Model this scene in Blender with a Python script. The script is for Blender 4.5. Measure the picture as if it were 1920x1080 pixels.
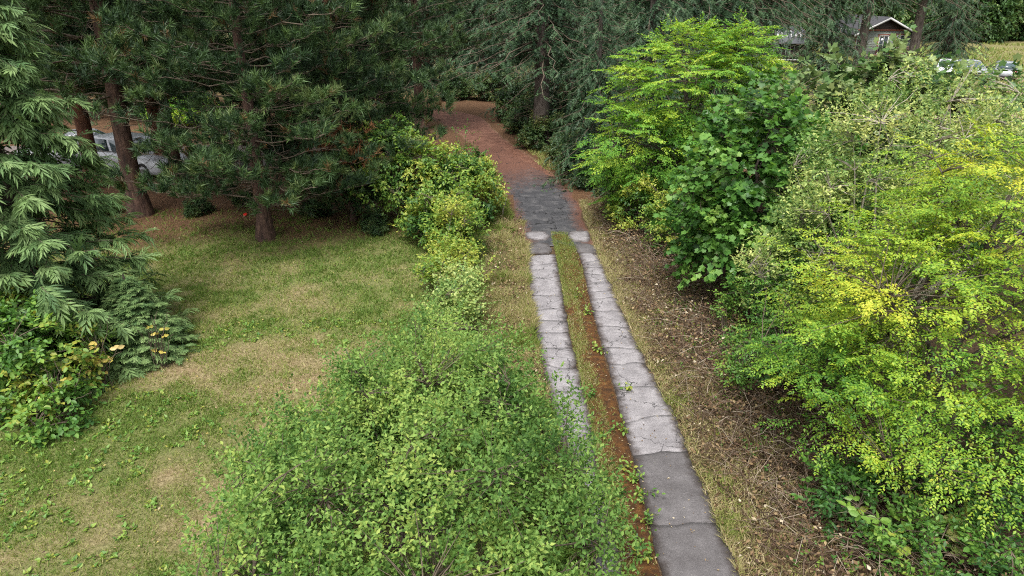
import bpy, math, time
import numpy as np
from mathutils import Vector

T0 = time.time()
for o in list(bpy.data.objects):
    bpy.data.objects.remove(o)
SC = bpy.context.scene
COL = SC.collection
R = math.radians

# ------------------------------------------------------------------ camera, world, sun, exposure
CAM_H, PITCH, FPX = 7.0, R(22.5), 1350.0
SP, CP = math.sin(PITCH), math.cos(PITCH)
cam = bpy.data.cameras.new('camera')
cam.sensor_width = 36.0
cam.lens = FPX / 1920.0 * 36.0
cam.clip_start, cam.clip_end = 0.1, 3000.0
cam_o = bpy.data.objects.new('camera', cam)
COL.objects.link(cam_o)
cam_o.location = (0, 0, CAM_H)
cam_o.rotation_euler = (math.pi / 2 - PITCH, 0, 0)
SC.camera = cam_o

SUN_EL, SUN_AZ = R(62), R(200)          # azimuth measured clockwise from +Y
W = bpy.data.worlds.new('World')
SC.world = W
W.use_nodes = True
wn, wl = W.node_tree.nodes, W.node_tree.links
wn.clear()
sky = wn.new('ShaderNodeTexSky')
sky.sky_type = 'NISHITA'
sky.sun_disc = False
sky.sun_elevation = SUN_EL
sky.sun_rotation = SUN_AZ
sky.air_density, sky.dust_density, sky.ozone_density = 1.0, 4.0, 1.0
hs = wn.new('ShaderNodeHueSaturation')
hs.inputs['Saturation'].default_value = 0.22
bg = wn.new('ShaderNodeBackground')
bg.inputs['Strength'].default_value = 0.10
wo = wn.new('ShaderNodeOutputWorld')
wl.new(sky.outputs[0], hs.inputs['Color'])
wl.new(hs.outputs[0], bg.inputs['Color'])
wl.new(bg.outputs[0], wo.inputs['Surface'])

sun = bpy.data.lights.new('sun', 'SUN')
sun.energy = 1.5
sun.angle = R(18)
sun.color = (1.0, 0.965, 0.91)
sun_o = bpy.data.objects.new('sun', sun)
COL.objects.link(sun_o)
sd = Vector((math.sin(SUN_AZ) * math.cos(SUN_EL), math.cos(SUN_AZ) * math.cos(SUN_EL), math.sin(SUN_EL)))
sun_o.rotation_euler = (-sd).to_track_quat('-Z', 'Y').to_euler()
sun_o.location = (0, 0, 60)

SC.view_settings.view_transform = 'Standard'
SC.view_settings.look = 'None'
SC.view_settings.gamma = 1.0
SC.view_settings.use_curve_mapping = False
SC.view_settings.exposure = 1.68
SC.render.engine = 'CYCLES'
SC.cycles.use_denoising = False
SC.cycles.filter_width = 1.1
SC.cycles.max_bounces = 6
SC.cycles.diffuse_bounces = 2
SC.cycles.glossy_bounces = 2
SC.cycles.transmission_bounces = 4
SC.cycles.transparent_max_bounces = 4

# ------------------------------------------------------------------ helpers
def G(px, py, z=0.0):
    """where the ray through a pixel of the 1920x1080 photo meets the level z"""
    v = py - 540.0
    dn = FPX * SP + v * CP
    fw = FPX * CP - v * SP
    t = (CAM_H - z) / dn
    return np.array([t * (px - 960.0), t * fw, z])

def XD(px, d, z=0.0):
    """x of a point that shows at column px, d metres ahead, z high"""
    return (px - 960.0) / FPX * (d * CP + (CAM_H - z) * SP)

RNG = np.random.default_rng(11)
def rs(seed):
    return np.random.default_rng(seed)

def nrm(a):
    return a / np.maximum(np.linalg.norm(a, axis=-1, keepdims=True), 1e-9)

_TAB = rs(5).random((256, 256))
def vnoise(x, y, s=1.0, o=0):
    x = np.asarray(x, float) / s + 37.3 * o + 1000
    y = np.asarray(y, float) / s + 91.7 * o + 1000
    ix, iy = np.floor(x).astype(int), np.floor(y).astype(int)
    fx, fy = x - ix, y - iy
    fx, fy = fx * fx * (3 - 2 * fx), fy * fy * (3 - 2 * fy)
    g = lambda a, b: _TAB[a % 256, b % 256]
    return (g(ix, iy) * (1 - fx) + g(ix + 1, iy) * fx) * (1 - fy) + (g(ix, iy + 1) * (1 - fx) + g(ix + 1, iy + 1) * fx) * fy
def fbm(x, y, s=1.0, o=0, n=4):
    r, a, t = 0, 0.5, 0
    for k in range(n):
        r = r + a * vnoise(x, y, s / 2 ** k, o + k)
        t += a
        a *= 0.55
    return r / t
def noise3(P, s, seed):
    g = rs(seed)
    K = nrm(g.normal(size=(7, 3))) * g.uniform(0.6, 1.5, (7, 1)) * 2 * math.pi / s
    ph = g.uniform(0, 6.28, 7)
    return np.sin(P @ K.T + ph).mean(-1) * 1.6

def mesh_np(name, V, faces, mat=None, tint=None, smooth=False, extra=None):
    V = np.ascontiguousarray(V, np.float32)
    faces = [np.asarray(f, np.int32) for f in faces if len(f)]
    me = bpy.data.meshes.new(name)
    me.vertices.add(len(V))
    me.vertices.foreach_set('co', V.ravel())
    loops = np.concatenate([f.ravel() for f in faces])
    tot = np.concatenate([np.full(len(f), f.shape[1], np.int32) for f in faces])
    st = np.concatenate([[0], np.cumsum(tot)[:-1]]).astype(np.int32)
    me.loops.add(len(loops))
    me.loops.foreach_set('vertex_index', loops)
    me.polygons.add(len(tot))
    me.polygons.foreach_set('loop_start', st)
    me.polygons.foreach_set('loop_total', tot)
    if smooth:
        me.polygons.foreach_set('use_smooth', np.ones(len(tot), bool))
    me.update(calc_edges=True)
    if tint is not None:
        a = me.attributes.new('tint', 'FLOAT', 'POINT')
        a.data.foreach_set('value', np.ascontiguousarray(tint, np.float32))
    for k, v in (extra or {}).items():
        a = me.attributes.new(k, 'FLOAT', 'POINT')
        a.data.foreach_set('value', np.ascontiguousarray(v, np.float32))
    if mat is not None:
        me.materials.append(mat)
    return me

def link(name, me, parent=None, loc=None, rz=0.0, label=None, cat=None, group=None, kind=None):
    o = bpy.data.objects.new(name, me)
    COL.objects.link(o)
    if parent is not None:
        o.parent = parent
    if loc is not None:
        o.location = loc
    if rz:
        o.rotation_euler = (0, 0, rz)
    if label: o['label'] = label
    if cat: o['category'] = cat
    if group: o['group'] = group
    if kind: o['kind'] = kind
    return o
def thing(name, label, cat, loc=(0, 0, 0), rz=0.0, group=None):
    o = link(name, None, None, loc, rz, label, cat, group)
    o.empty_display_size = 0.3
    return o
def copy_tree(o, parent=None):
    c = o.copy()
    COL.objects.link(c)
    c.parent = parent
    for ch in list(o.children):
        copy_tree(ch, c)
    return c

class MB:
    """collects shapes for one mesh"""
    def __init__(s):
        s.V, s.F, s.T, s.n = [], {}, [], 0
    def add(s, V, faces, tint=0.5):
        V = np.asarray(V, float).reshape(-1, 3)
        for f in faces:
            f = np.asarray(f, int)
            if len(f):
                s.F.setdefault(f.shape[1], []).append(f + s.n)
        s.V.append(V)
        s.T.append(np.broadcast_to(np.asarray(tint, float), (len(V),)).copy())
        s.n += len(V)
    def box(s, a, b, tint=0.5):
        x0, y0, z0 = a; x1, y1, z1 = b
        V = [(x0, y0, z0), (x1, y0, z0), (x1, y1, z0), (x0, y1, z0), (x0, y0, z1), (x1, y0, z1), (x1, y1, z1), (x0, y1, z1)]
        s.add(V, [[(0, 3, 2, 1), (4, 5, 6, 7), (0, 1, 5, 4), (1, 2, 6, 5), (2, 3, 7, 6), (3, 0, 4, 7)]], tint)
    def quad_box(s, P, d, tint=0.5):
        """a quad with thickness d along its normal"""
        P = np.asarray(P, float)
        n = np.cross(P[1] - P[0], P[3] - P[0]); n = n / np.linalg.norm(n)
        V = np.vstack([P, P - n * d])
        s.add(V, [[(0, 1, 2, 3), (7, 6, 5, 4), (0, 4, 5, 1), (1, 5, 6, 2), (2, 6, 7, 3), (3, 7, 4, 0)]], tint)
    def mesh(s, name, mat, smooth=False):
        return mesh_np(name, np.vstack(s.V), [np.vstack(v) for v in s.F.values()], mat, np.concatenate(s.T), smooth)

def tubes(mb, P, Rad, sides=4, tint=0.5, cap=False):
    """P (B,n,3) paths, Rad (B,n) radii"""
    P = np.asarray(P, float); Rad = np.asarray(Rad, float)
    B, n, _ = P.shape
    if Rad.shape != (B, n): Rad = np.broadcast_to(Rad, (B, n))
    T = np.gradient(P, axis=1)
    T = nrm(T)
    ref = np.zeros_like(T)
    main = nrm(P[:, -1] - P[:, 0])
    rz = np.where(np.abs(main[:, 2:3]) < 0.8, np.array([[0, 0, 1.0]]), np.array([[1.0, 0, 0]]))
    ref[:] = rz[:, None, :]
    U = nrm(np.cross(T, ref)); Wv = np.cross(T, U)
    a = np.arange(sides) * 2 * math.pi / sides
    V = P[:, :, None, :] + Rad[:, :, None, None] * (np.cos(a)[None, None, :, None] * U[:, :, None, :] + np.sin(a)[None, None, :, None] * Wv[:, :, None, :])
    V = V.reshape(-1, 3)
    b = np.arange(B)[:, None, None] * n * sides
    i = np.arange(n - 1)[None, :, None] * sides
    k = np.arange(sides)[None, None, :]
    k2 = (k + 1) % sides
    F = np.stack([b + i + k, b + i + k2, b + i + sides + k2, b + i + sides + k], -1).reshape(-1, 4)
    t = tint if np.isscalar(tint) else np.repeat(np.asarray(tint), n * sides)
    mb.add(V, [F], t)

def bez(P0, D0, P3, n=6, up=0.0, seed=0, wob=0.0):
    """batch of curved paths from P0, leaving along D0, ending at P3"""
    P0, D0, P3 = [np.asarray(a, float) for a in (P0, D0, P3)]
    L = np.linalg.norm(P3 - P0, axis=-1, keepdims=True)
    P1 = P0 + nrm(D0) * L * 0.4
    P2 = P3 - (P3 - P0) * 0.3 + np.array([0, 0, -up]) * L
    t = np.linspace(0, 1, n)[None, :, None]
    Q = (1 - t) ** 3 * P0[:, None] + 3 * (1 - t) ** 2 * t * P1[:, None] + 3 * (1 - t) * t * t * P2[:, None] + t ** 3 * P3[:, None]
    if wob:
        w = rs(seed).normal(size=Q.shape) * wob * L[:, None]
        w[:, 0] = 0
        w[:, -1] = 0
        Q = Q + w
    return Q

def place(mb, tpl, pos, ax, nor, sc, tint):
    TV, TF = tpl
    u = nrm(ax)
    n = nor - (nor * u).sum(-1, keepdims=True) * u
    n = nrm(n)
    s = np.cross(n, u)
    sc = np.broadcast_to(np.asarray(sc, float), (len(pos),))
    V = pos[:, None] + sc[:, None, None] * (TV[None, :, 0:1] * u[:, None] + TV[None, :, 1:2] * s[:, None] + TV[None, :, 2:3] * n[:, None])
    k = len(TV)
    off = (np.arange(len(pos)) * k)[:, None, None]
    mb.add(V.reshape(-1, 3), [(TF[None] + off).reshape(-1, TF.shape[1])], np.repeat(np.broadcast_to(tint, (len(pos),)), k))

# leaf shapes: x along the leaf, y across, z off the blade
KITE = (np.array([(0, 0, 0), (.42, .27, .07), (1, 0, -.1), (.42, -.27, .07)]), np.array([(0, 2, 1), (0, 3, 2)]))
OVAL = (np.array([(0, 0, 0), (.28, .27, .06), (.68, .25, .03), (1, 0, -.1), (.68, -.25, .03), (.28, -.27, .06)]),
        np.array([(0, 2, 1), (0, 3, 2), (0, 4, 3), (0, 5, 4)]))
LOBED = (np.array([(0, 0, 0), (.42, .36, .05), (.58, .17, .0), (1, 0, -.12), (.58, -.17, .0), (.42, -.36, .05)]), np.array([(0, 2, 1), (0, 3, 2), (0, 4, 3), (0, 5, 4)]))
def _maple():
    pts = [(0, 0)]
    ang = [-158, -122, -96, -60, -32, 0, 32, 60, 96, 122, 158]
    rad = [.26, .54, .44, .68, .52, .76, .52, .68, .44, .54, .26]
    for a, r in zip(ang, rad):
        pts.append((r * math.cos(R(a)) + .28, r * math.sin(R(a))))
    pts[0] = (.22, 0)
    V = np.array([(x, y, .08 * abs(y) - .10 * max(0, x - .3)) for x, y in pts])
    F = np.array([(0, i + 1, i) for i in range(1, len(pts) - 1)])[:, [0, 2, 1]]
    return V, F
MAPLE = _maple()
def _frond(n, l, fwd, w, taper=.75, sub=0, droop=.12, stem=.012):
    V, F = [], []
    def tri(a, b, c):
        k = len(V); V.extend([a, b, c]); F.append((k, k + 1, k + 2))
    tri((0, stem, 0), (0, -stem, 0), (1, 0, -.05))
    for i in range(n):
        x = .06 + .88 * i / max(n - 1, 1)
        L = l * (1 - taper * (i / n) ** 1.3) * (.55 + .45 * min(1, i / (n * .25)))
        for s in (1, -1):
            dx, dy = math.cos(fwd), math.sin(fwd) * s
            tip = (x + L * dx, L * dy, -droop * L * 2)
            tri((x - w * .5, 0, .01), (x + w * .5, 0, .01), tip)
            for j in range(sub):
                f = (j + 1) / (sub + 1.3)
                bx, by, bz = x + L * dx * f, L * dy * f, -droop * L * 2 * f * f
                LL = L * .42 * (1 - f * .5)
                for q in (1, -1):
                    aa = math.atan2(dy, dx) + q * .75
                    tri((bx - w * .3, by, bz), (bx + w * .3, by, bz), (bx + LL * math.cos(aa), by + LL * math.sin(aa), bz - droop * LL * 2))
    return np.array(V), np.array(F)
def _cedar(seed):
    g = rs(seed)
    V, F = [], []
    def tri(*q):
        k = len(V); V.extend(q); F.append((k, k + 1, k + 2))
    def ptx(x, y, z): return (x, y, z - .42 * max(x, 0) ** 2)
    tri(ptx(0, .02, 0), ptx(0, -.02, 0), ptx(1, 0, -.05))
    for i in range(6):
        for s in (1, -1):
            x = .05 + .82 * i / 6 + g.uniform(-.06, .06)
            a = R(g.uniform(18, 46)); L = g.uniform(.32, .60) * (1 - .42 * i / 6)
            dz = -g.uniform(.05, .42) * L
            f = g.uniform(.4, .6)
            mx, my = x + L * f * math.cos(a), s * L * f * math.sin(a)
            w = g.uniform(.034, .05)
            qx, qy = -math.sin(a) * w * s, math.cos(a) * w
            tri(ptx(x, 0, 0), ptx(mx + qx, my + qy, dz * .3), ptx(x + L * math.cos(a), s * L * math.sin(a), dz))
            tri(ptx(x, 0, 0), ptx(x + L * math.cos(a), s * L * math.sin(a), dz), ptx(mx - qx, my - qy, dz * .3))
    return np.array(V), np.array(F)
CEDARS = [_cedar(k) for k in range(5)]
def _fir(seed):
    g = rs(seed)
    V, F = [], []
    def tri(*q):
        k = len(V); V.extend(q); F.append((k, k + 1, k + 2))
    tri((0, .018, 0), (0, -.018, 0), (1, 0, -.12))
    for i in range(8):
        for s in (1, -1):
            if g.random() < .08: continue
            x = .06 + .86 * i / 8 + g.uniform(-.05, .05)
            a = R(g.uniform(38, 72)); L = g.uniform(.16, .36) * (1 - .55 * i / 8)
            w = g.uniform(.03, .055)
            tri((x - w, 0, -.1 * x * x), (x + w, 0, -.1 * x * x), (x + L * math.cos(a), s * L * math.sin(a), -.1 * x * x - L * g.uniform(.1, .75)))
    return np.array(V), np.array(F)
FIRS = [_fir(k + 20) for k in range(4)]
def _tuft(n=24, seed=3):
    g = rs(seed)
    V, F = [], []
    for i in range(n):
        b = g.uniform(0, .55)
        th = g.uniform(0, 6.28)
        sp = R(g.uniform(22, 62))
        L = g.uniform(.38, .55)
        d = np.array([math.cos(sp), math.sin(sp) * math.cos(th), math.sin(sp) * math.sin(th)])
        p = np.array([b, 0, 0])
        q = nrm(np.cross(d, g.normal(size=3))) * .028
        k = len(V)
        V.extend([p - q, p + q, p + d * L])
        F.append((k, k + 1, k + 2))
    return np.array(V), np.array(F)
TUFT = _tuft()
BLADE = (np.array([(0, .5, 0), (0, -.5, 0), (.6, .28, .12), (1, 0, .42)]) * np.array([1, .07, 1]), np.array([(0, 1, 2), (1, 3, 2)]))

# ------------------------------------------------------------------ materials
MATS = {}
def mat_new(name):
    m = bpy.data.materials.new(name)
    m.use_nodes = True
    m.node_tree.nodes.clear()
    N, L = m.node_tree.nodes, m.node_tree.links
    out = N.new('ShaderNodeOutputMaterial')
    MATS[name] = m
    return m, N, L, out
def ramp(N, stops):
    r = N.new('ShaderNodeValToRGB')
    e = r.color_ramp.elements
    while len(e) < len(stops): e.new(0.5)
    for k, (p, c) in enumerate(stops):
        e[k].position = p
        e[k].color = (*c, 1)
    return r
def leaf_mat(name, cols, trans=.35, rough=.5, spec=.35):
    m, N, L, out = mat_new(name)
    at = N.new('ShaderNodeAttribute'); at.attribute_name = 'tint'
    r = ramp(N, [(i / (len(cols) - 1), c) for i, c in enumerate(cols)])
    L.new(at.outputs['Fac'], r.inputs[0])
    p = N.new('ShaderNodeBsdfPrincipled')
    p.inputs['Roughness'].default_value = rough
    p.inputs['Specular IOR Level'].default_value = spec
    L.new(r.outputs[0], p.inputs['Base Color'])
    t = N.new('ShaderNodeBsdfTranslucent')
    h = N.new('ShaderNodeHueSaturation'); h.inputs['Value'].default_value = 1.25; h.inputs['Saturation'].default_value = 1.1; h.inputs['Hue'].default_value = .49
    L.new(r.outputs[0], h.inputs['Color']); L.new(h.outputs[0], t.inputs['Color'])
    mx = N.new('ShaderNodeMixShader'); mx.inputs[0].default_value = trans
    L.new(p.outputs[0], mx.inputs[1]); L.new(t.outputs[0], mx.inputs[2])
    L.new(mx.outputs[0], out.inputs[0])
    return m
def noise_node(N, L, scale, detail=6, rough=.6, coord='Object', vec=None):
    n = N.new('ShaderNodeTexNoise')
    n.inputs['Scale'].default_value = scale
    n.inputs['Detail'].default_value = detail
    n.inputs['Roughness'].default_value = rough
    if vec is None:
        tc = N.new('ShaderNodeTexCoord')
        L.new(tc.outputs[coord], n.inputs['Vector'])
    else:
        L.new(vec, n.inputs['Vector'])
    return n
def mix(N, L, f, a, b, mode='MIX'):
    m = N.new('ShaderNodeMix'); m.data_type = 'RGBA'; m.blend_type = mode
    for s, v in ((m.inputs[0], f), (m.inputs[6], a), (m.inputs[7], b)):
        if isinstance(v, (int, float)): s.default_value = v
        elif isinstance(v, tuple): s.default_value = (*v, 1)
        else: L.new(v, s)
    return m.outputs[2]
def bump(N, L, h, dist, strength=1.0):
    b = N.new('ShaderNodeBump'); b.inputs['Distance'].default_value = dist; b.inputs['Strength'].default_value = strength
    L.new(h, b.inputs['Height'])
    return b.outputs[0]
def rough_mat(name, cols, scale, bscale=40, bdist=.01, rough=.9, stretch=None, metallic=0.0, spec=.3):
    """noise between colours plus bump"""
    m, N, L, out = mat_new(name)
    tc = N.new('ShaderNodeTexCoord')
    vec = tc.outputs['Object']
    if stretch:
        mp = N.new('ShaderNodeMapping'); mp.inputs['Scale'].default_value = stretch
        L.new(vec, mp.inputs[0]); vec = mp.outputs[0]
    n = noise_node(N, L, scale, vec=vec)
    r = ramp(N, [(.3 + .4 * i / max(len(cols) - 1, 1), c) for i, c in enumerate(cols)])
    L.new(n.outputs['Fac'], r.inputs[0])
    p = N.new('ShaderNodeBsdfPrincipled')
    p.inputs['Roughness'].default_value = rough
    p.inputs['Metallic'].default_value = metallic
    p.inputs['Specular IOR Level'].default_value = spec
    L.new(r.outputs[0], p.inputs['Base Color'])
    n2 = noise_node(N, L, bscale, vec=vec)
    L.new(bump(N, L, n2.outputs['Fac'], bdist), p.inputs['Normal'])
    L.new(p.outputs[0], out.inputs[0])
    return m
def plain_mat(name, c, rough=.5, metallic=0.0, var=.08, scale=6, coat=0.0, spec=.5):
    m, N, L, out = mat_new(name)
    n = noise_node(N, L, scale)
    col = mix(N, L, n.outputs['Fac'], tuple(max(0, x * (1 - var)) for x in c), tuple(x * (1 + var) for x in c))
    p = N.new('ShaderNodeBsdfPrincipled')
    p.inputs['Roughness'].default_value = rough
    p.inputs['Metallic'].default_value = metallic
    p.inputs['Coat Weight'].default_value = coat
    p.inputs['Specular IOR Level'].default_value = spec
    L.new(col, p.inputs['Base Color'])
    L.new(p.outputs[0], out.inputs[0])
    return m

M_BUSH = leaf_mat('leaf_bush', [(.04, .095, .02), (.082, .168, .035), (.14, .245, .055), (.21, .32, .075), (.30, .38, .09)], .4, .6, .2)
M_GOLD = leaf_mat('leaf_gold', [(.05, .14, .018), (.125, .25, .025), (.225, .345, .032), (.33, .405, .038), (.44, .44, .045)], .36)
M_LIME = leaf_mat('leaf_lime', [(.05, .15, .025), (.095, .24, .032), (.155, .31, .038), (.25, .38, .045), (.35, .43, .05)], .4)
M_MAPLE = leaf_mat('leaf_maple', [(.032, .095, .02), (.062, .16, .03), (.10, .22, .042), (.15, .285, .055), (.22, .34, .07)], .38, .42)
M_MAPLE2 = leaf_mat('leaf_maple_pale', [(.03, .08, .02), (.055, .125, .032), (.09, .16, .048), (.14, .20, .07), (.19, .25, .09), (.26, .28, .10)], .3, .42)
M_MIXED = leaf_mat('leaf_mixed', [(.06, .135, .035), (.13, .225, .055), (.225, .315, .085), (.35, .41, .125), (.47, .49, .17)], .36)
M_VINE = leaf_mat('leaf_vine', [(.03, .08, .02), (.06, .14, .03), (.12, .22, .035), (.22, .32, .05), (.36, .38, .07)], .35)
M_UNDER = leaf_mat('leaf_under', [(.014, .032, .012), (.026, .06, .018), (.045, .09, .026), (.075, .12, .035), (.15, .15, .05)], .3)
M_BRAMBLE = leaf_mat('leaf_bramble', [(.03, .09, .02), (.06, .15, .025), (.10, .21, .035), (.17, .28, .045), (.30, .30, .05)], .33)
M_YELLOW = leaf_mat('leaf_yellow', [(.28, .30, .05), (.48, .40, .09), (.58, .43, .14), (.55, .45, .22)], .35)
M_CEDAR = leaf_mat('leaf_cedar', [(.042, .095, .035), (.08, .155, .052), (.14, .225, .075), (.215, .31, .115)], .22, .6)
M_PINE = leaf_mat('leaf_pine', [(.016, .036, .016), (.028, .06, .022), (.052, .10, .032), (.095, .16, .048), (.13, .085, .035)], .2, .55)
M_FIR = leaf_mat('leaf_fir', [(.016, .042, .020), (.030, .068, .030), (.052, .10, .042), (.085, .145, .056)], .2, .55)
M_FARLEAF = leaf_mat('leaf_far', [(.03, .07, .02), (.05, .11, .03), (.09, .16, .045), (.17, .23, .07)], .3)
M_GRASS = leaf_mat('leaf_grass', [(.10, .17, .028), (.155, .215, .042), (.235, .26, .068), (.34, .295, .135), (.44, .37, .22)], .35, .7)
M_DRY = leaf_mat('leaf_dry', [(.045, .024, .014), (.10, .058, .03), (.17, .11, .055), (.26, .19, .10), (.46, .40, .29)], .15, .8)
M_RUST = leaf_mat('leaf_rust', [(.10, .04, .02), (.18, .075, .03), (.26, .12, .05)], .2, .8)
M_MOSS = rough_mat('moss', [(.028, .014, .005), (.078, .032, .008), (.15, .066, .015)], 9, 120, .03)
M_BARK = rough_mat('bark_grey', [(.03, .024, .02), (.075, .06, .05), (.13, .11, .095)], 9, 22, .03, stretch=(1, 1, .22))
M_BARKP = rough_mat('bark_pine', [(.025, .016, .013), (.07, .04, .03), (.13, .078, .055)], 9, 18, .04, stretch=(1, 1, .3))
M_BARKR = rough_mat('bark_red', [(.04, .018, .012), (.115, .05, .03), (.20, .092, .055)], 8, 18, .05, stretch=(1, 1, .35))
M_TWIG = rough_mat('twig_grey', [(.14, .12, .09), (.27, .24, .19), (.38, .35, .29)], 20, 60, .004)
M_TWIGD = rough_mat('twig_dark', [(.045, .035, .025), (.09, .07, .05), (.15, .12, .085)], 12, 60, .004)
M_CANE = leaf_mat('cane', [(.04, .022, .015), (.09, .055, .036), (.16, .115, .08), (.30, .25, .19)], .0, .8)
print('mats', time.time() - T0)

# ------------------------------------------------------------------ driveway lines (photo columns per row, turned into ground points)
def line(pts):
    return np.array([G(*p)[:2] for p in pts])
def ext(L, y):
    """carry a line straight on towards the camera to the row y"""
    a, b = L[-1], L[-2]
    t = (y - a[1]) / (b[1] - a[1])
    return np.vstack([L, a + (b - a) * t])
LL = ext(line([(985, 436), (990, 500), (1000, 600), (1017, 690), (1040, 780)]), 2.0)
LR = ext(line([(1032, 436), (1046, 500), (1062, 600), (1083, 690), (1104, 790)]), 2.0)
RL = ext(line([(1064, 434), (1083, 470), (1095, 510), (1112, 590), (1140, 690), (1185, 850), (1240, 1080)]), 2.0)
RR = ext(line([(1106, 434), (1122, 480), (1160, 570), (1215, 690), (1262, 780), (1300, 870), (1385, 1080)]), 2.0)
def xat(L, y):
    return np.interp(y, L[::-1, 1], L[::-1, 0])
def rowd(py):
    return G(960, py)[1]

# ------------------------------------------------------------------ ground
def axis(dense0, dense1, step, far0, far1):
    d = np.arange(dense0, dense1 + 1e-6, step)
    lo, hi, s = [], [], step
    x = dense0
    while x > far0:
        s *= 1.3; x -= s; lo.append(x)
    s, x = step, dense1
    while x < far1:
        s *= 1.3; x += s; hi.append(x)
    return np.concatenate([lo[::-1], d, hi])
gx, gy = axis(-18, 14, .3, -900, 900), axis(3, 50, .3, -300, 1500)
def dryness(x, y):
    """0 lush grass .. 1 dry straw; the patches of the lawn"""
    n = fbm(x, y, 2.6, 3) * .45 + fbm(x, y, .55, 9) * .55
    d = np.clip((n - .34) * 2.7, 0, 1)
    streak = np.exp(-((y - (15.2 + .55 * (x + 7))) / 1.5) ** 2) * .14
    d = d + streak - .20 - np.clip((y - 13) / 5, 0, 1) * .28 - .22 * np.exp(-((x + 7.3) ** 2 + (y - 10.5) ** 2) / 5)
    for cx_, cy_, rx_, ry_, w_ in ((-5.3, 8.2, 1.7, 1.2, .6), (-6.4, 12.4, 1.6, .8, .34), (-6.6, 14.6, .9, 1.2, .22), (-3.6, 11.6, 1.2, 1.2, .25), (-3.9, 8.6, .8, 1.0, .3)):
        d = d + w_ * np.exp(-((x - cx_) / rx_) ** 2 - ((y - cy_) / ry_) ** 2) * (.55 + .9 * fbm(x, y, .5, 71))
    return np.clip(d, 0, 1)
def litter(x, y):
    """needle litter under the conifers"""
    n = fbm(x, y, 1.8, 21) - .5
    a = 1 / (1 + np.exp(-(y - 20.6 + n * 5 - .12 * (x + 8)) * 1.5)) * (x < 12)
    return a * np.where(x > 12, 0, 1)
def verge(x, y):
    n = (fbm(x, y, .9, 33) - .5) * 1.2
    xr, xl = xat(RR, y), xat(LL, y)
    r = ((x > xr - .1) & (y < 24.5)) / (1 + np.exp(-(x - xr + .3 + n) * 4))
    l = ((x < xr) & (y < 24)) / (1 + np.exp(-(x - xl + 1.0 + n * .8) * 6))
    return np.clip(np.maximum(r, l) * np.clip((26 - y) / 3, 0, 1), 0, 1)
X, Y = np.meshgrid(gx, gy)
near = np.clip(1 - np.hypot(X + 3, Y - 18) / 40, 0, 1)
Z = (fbm(X, Y, 2.4, 50) - .5) * .10 * near
nearroad = (X > xat(LL, Y) - .4) & (X < xat(RR, Y) + .3) & (Y < 50)
Z = np.where(nearroad, -.015, Z)
Z = np.where((Y > 26) | (Y < 4), np.minimum(Z, 0) * .3, Z)
ny_, nx_ = X.shape
idx = np.arange(ny_ * nx_).reshape(ny_, nx_)
F = np.stack([idx[:-1, :-1], idx[:-1, 1:], idx[1:, 1:], idx[1:, :-1]], -1).reshape(-1, 4)
m, N, L, out = mat_new('ground')
def attr(N, nm):
    a = N.new('ShaderNodeAttribute'); a.attribute_name = nm
    return a.outputs['Fac']
n1 = noise_node(N, L, 14.0, 8, .8); n2 = noise_node(N, L, 45.0, 4, .7)
gcol = ramp(N, [(.34, (.05, .068, .02)), (.5, (.115, .135, .042)), (.66, (.19, .19, .075))]); L.new(n1.outputs['Fac'], gcol.inputs[0])
dcol = ramp(N, [(.34, (.10, .07, .038)), (.5, (.21, .155, .085)), (.66, (.34, .27, .175))]); L.new(n1.outputs['Fac'], dcol.inputs[0])
ncol = ramp(N, [(.3, (.045, .026, .016)), (.5, (.095, .052, .028)), (.7, (.16, .095, .05))]); L.new(n1.outputs['Fac'], ncol.inputs[0])
vcol = ramp(N, [(.34, (.025, .016, .01)), (.5, (.07, .045, .026)), (.66, (.15, .105, .06))]); L.new(n1.outputs['Fac'], vcol.inputs[0])
c = mix(N, L, attr(N, 'dry'), gcol.outputs[0], dcol.outputs[0])
c = mix(N, L, attr(N, 'litter'), c, ncol.outputs[0])
c = mix(N, L, attr(N, 'verge'), c, vcol.outputs[0])
p = N.new('ShaderNodeBsdfPrincipled'); p.inputs['Roughness'].default_value = .95; p.inputs['Specular IOR Level'].default_value = .15
L.new(c, p.inputs['Base Color'])
L.new(bump(N, L, n2.outputs['Fac'], .03), p.inputs['Normal'])
L.new(p.outputs[0], out.inputs[0])
lit = litter(X, Y) * np.clip((60 - Y) / 10, 0, 1)
dry = np.where(Y > 45, .45 + .4 * (fbm(X, Y, 14, 2) - .5), dryness(X, Y))
ground = link('ground', mesh_np('ground', np.stack([X, Y, Z], -1).reshape(-1, 3), [F], m, extra={'dry': dry.ravel(), 'litter': lit.ravel(), 'verge': verge(X, Y).ravel()}, smooth=True), kind='structure')
def gz(x, y):
    n = np.clip(1 - np.hypot(x + 3, y - 18) / 40, 0, 1)
    return (fbm(x, y, 2.4, 50) - .5) * .10 * n

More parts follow.
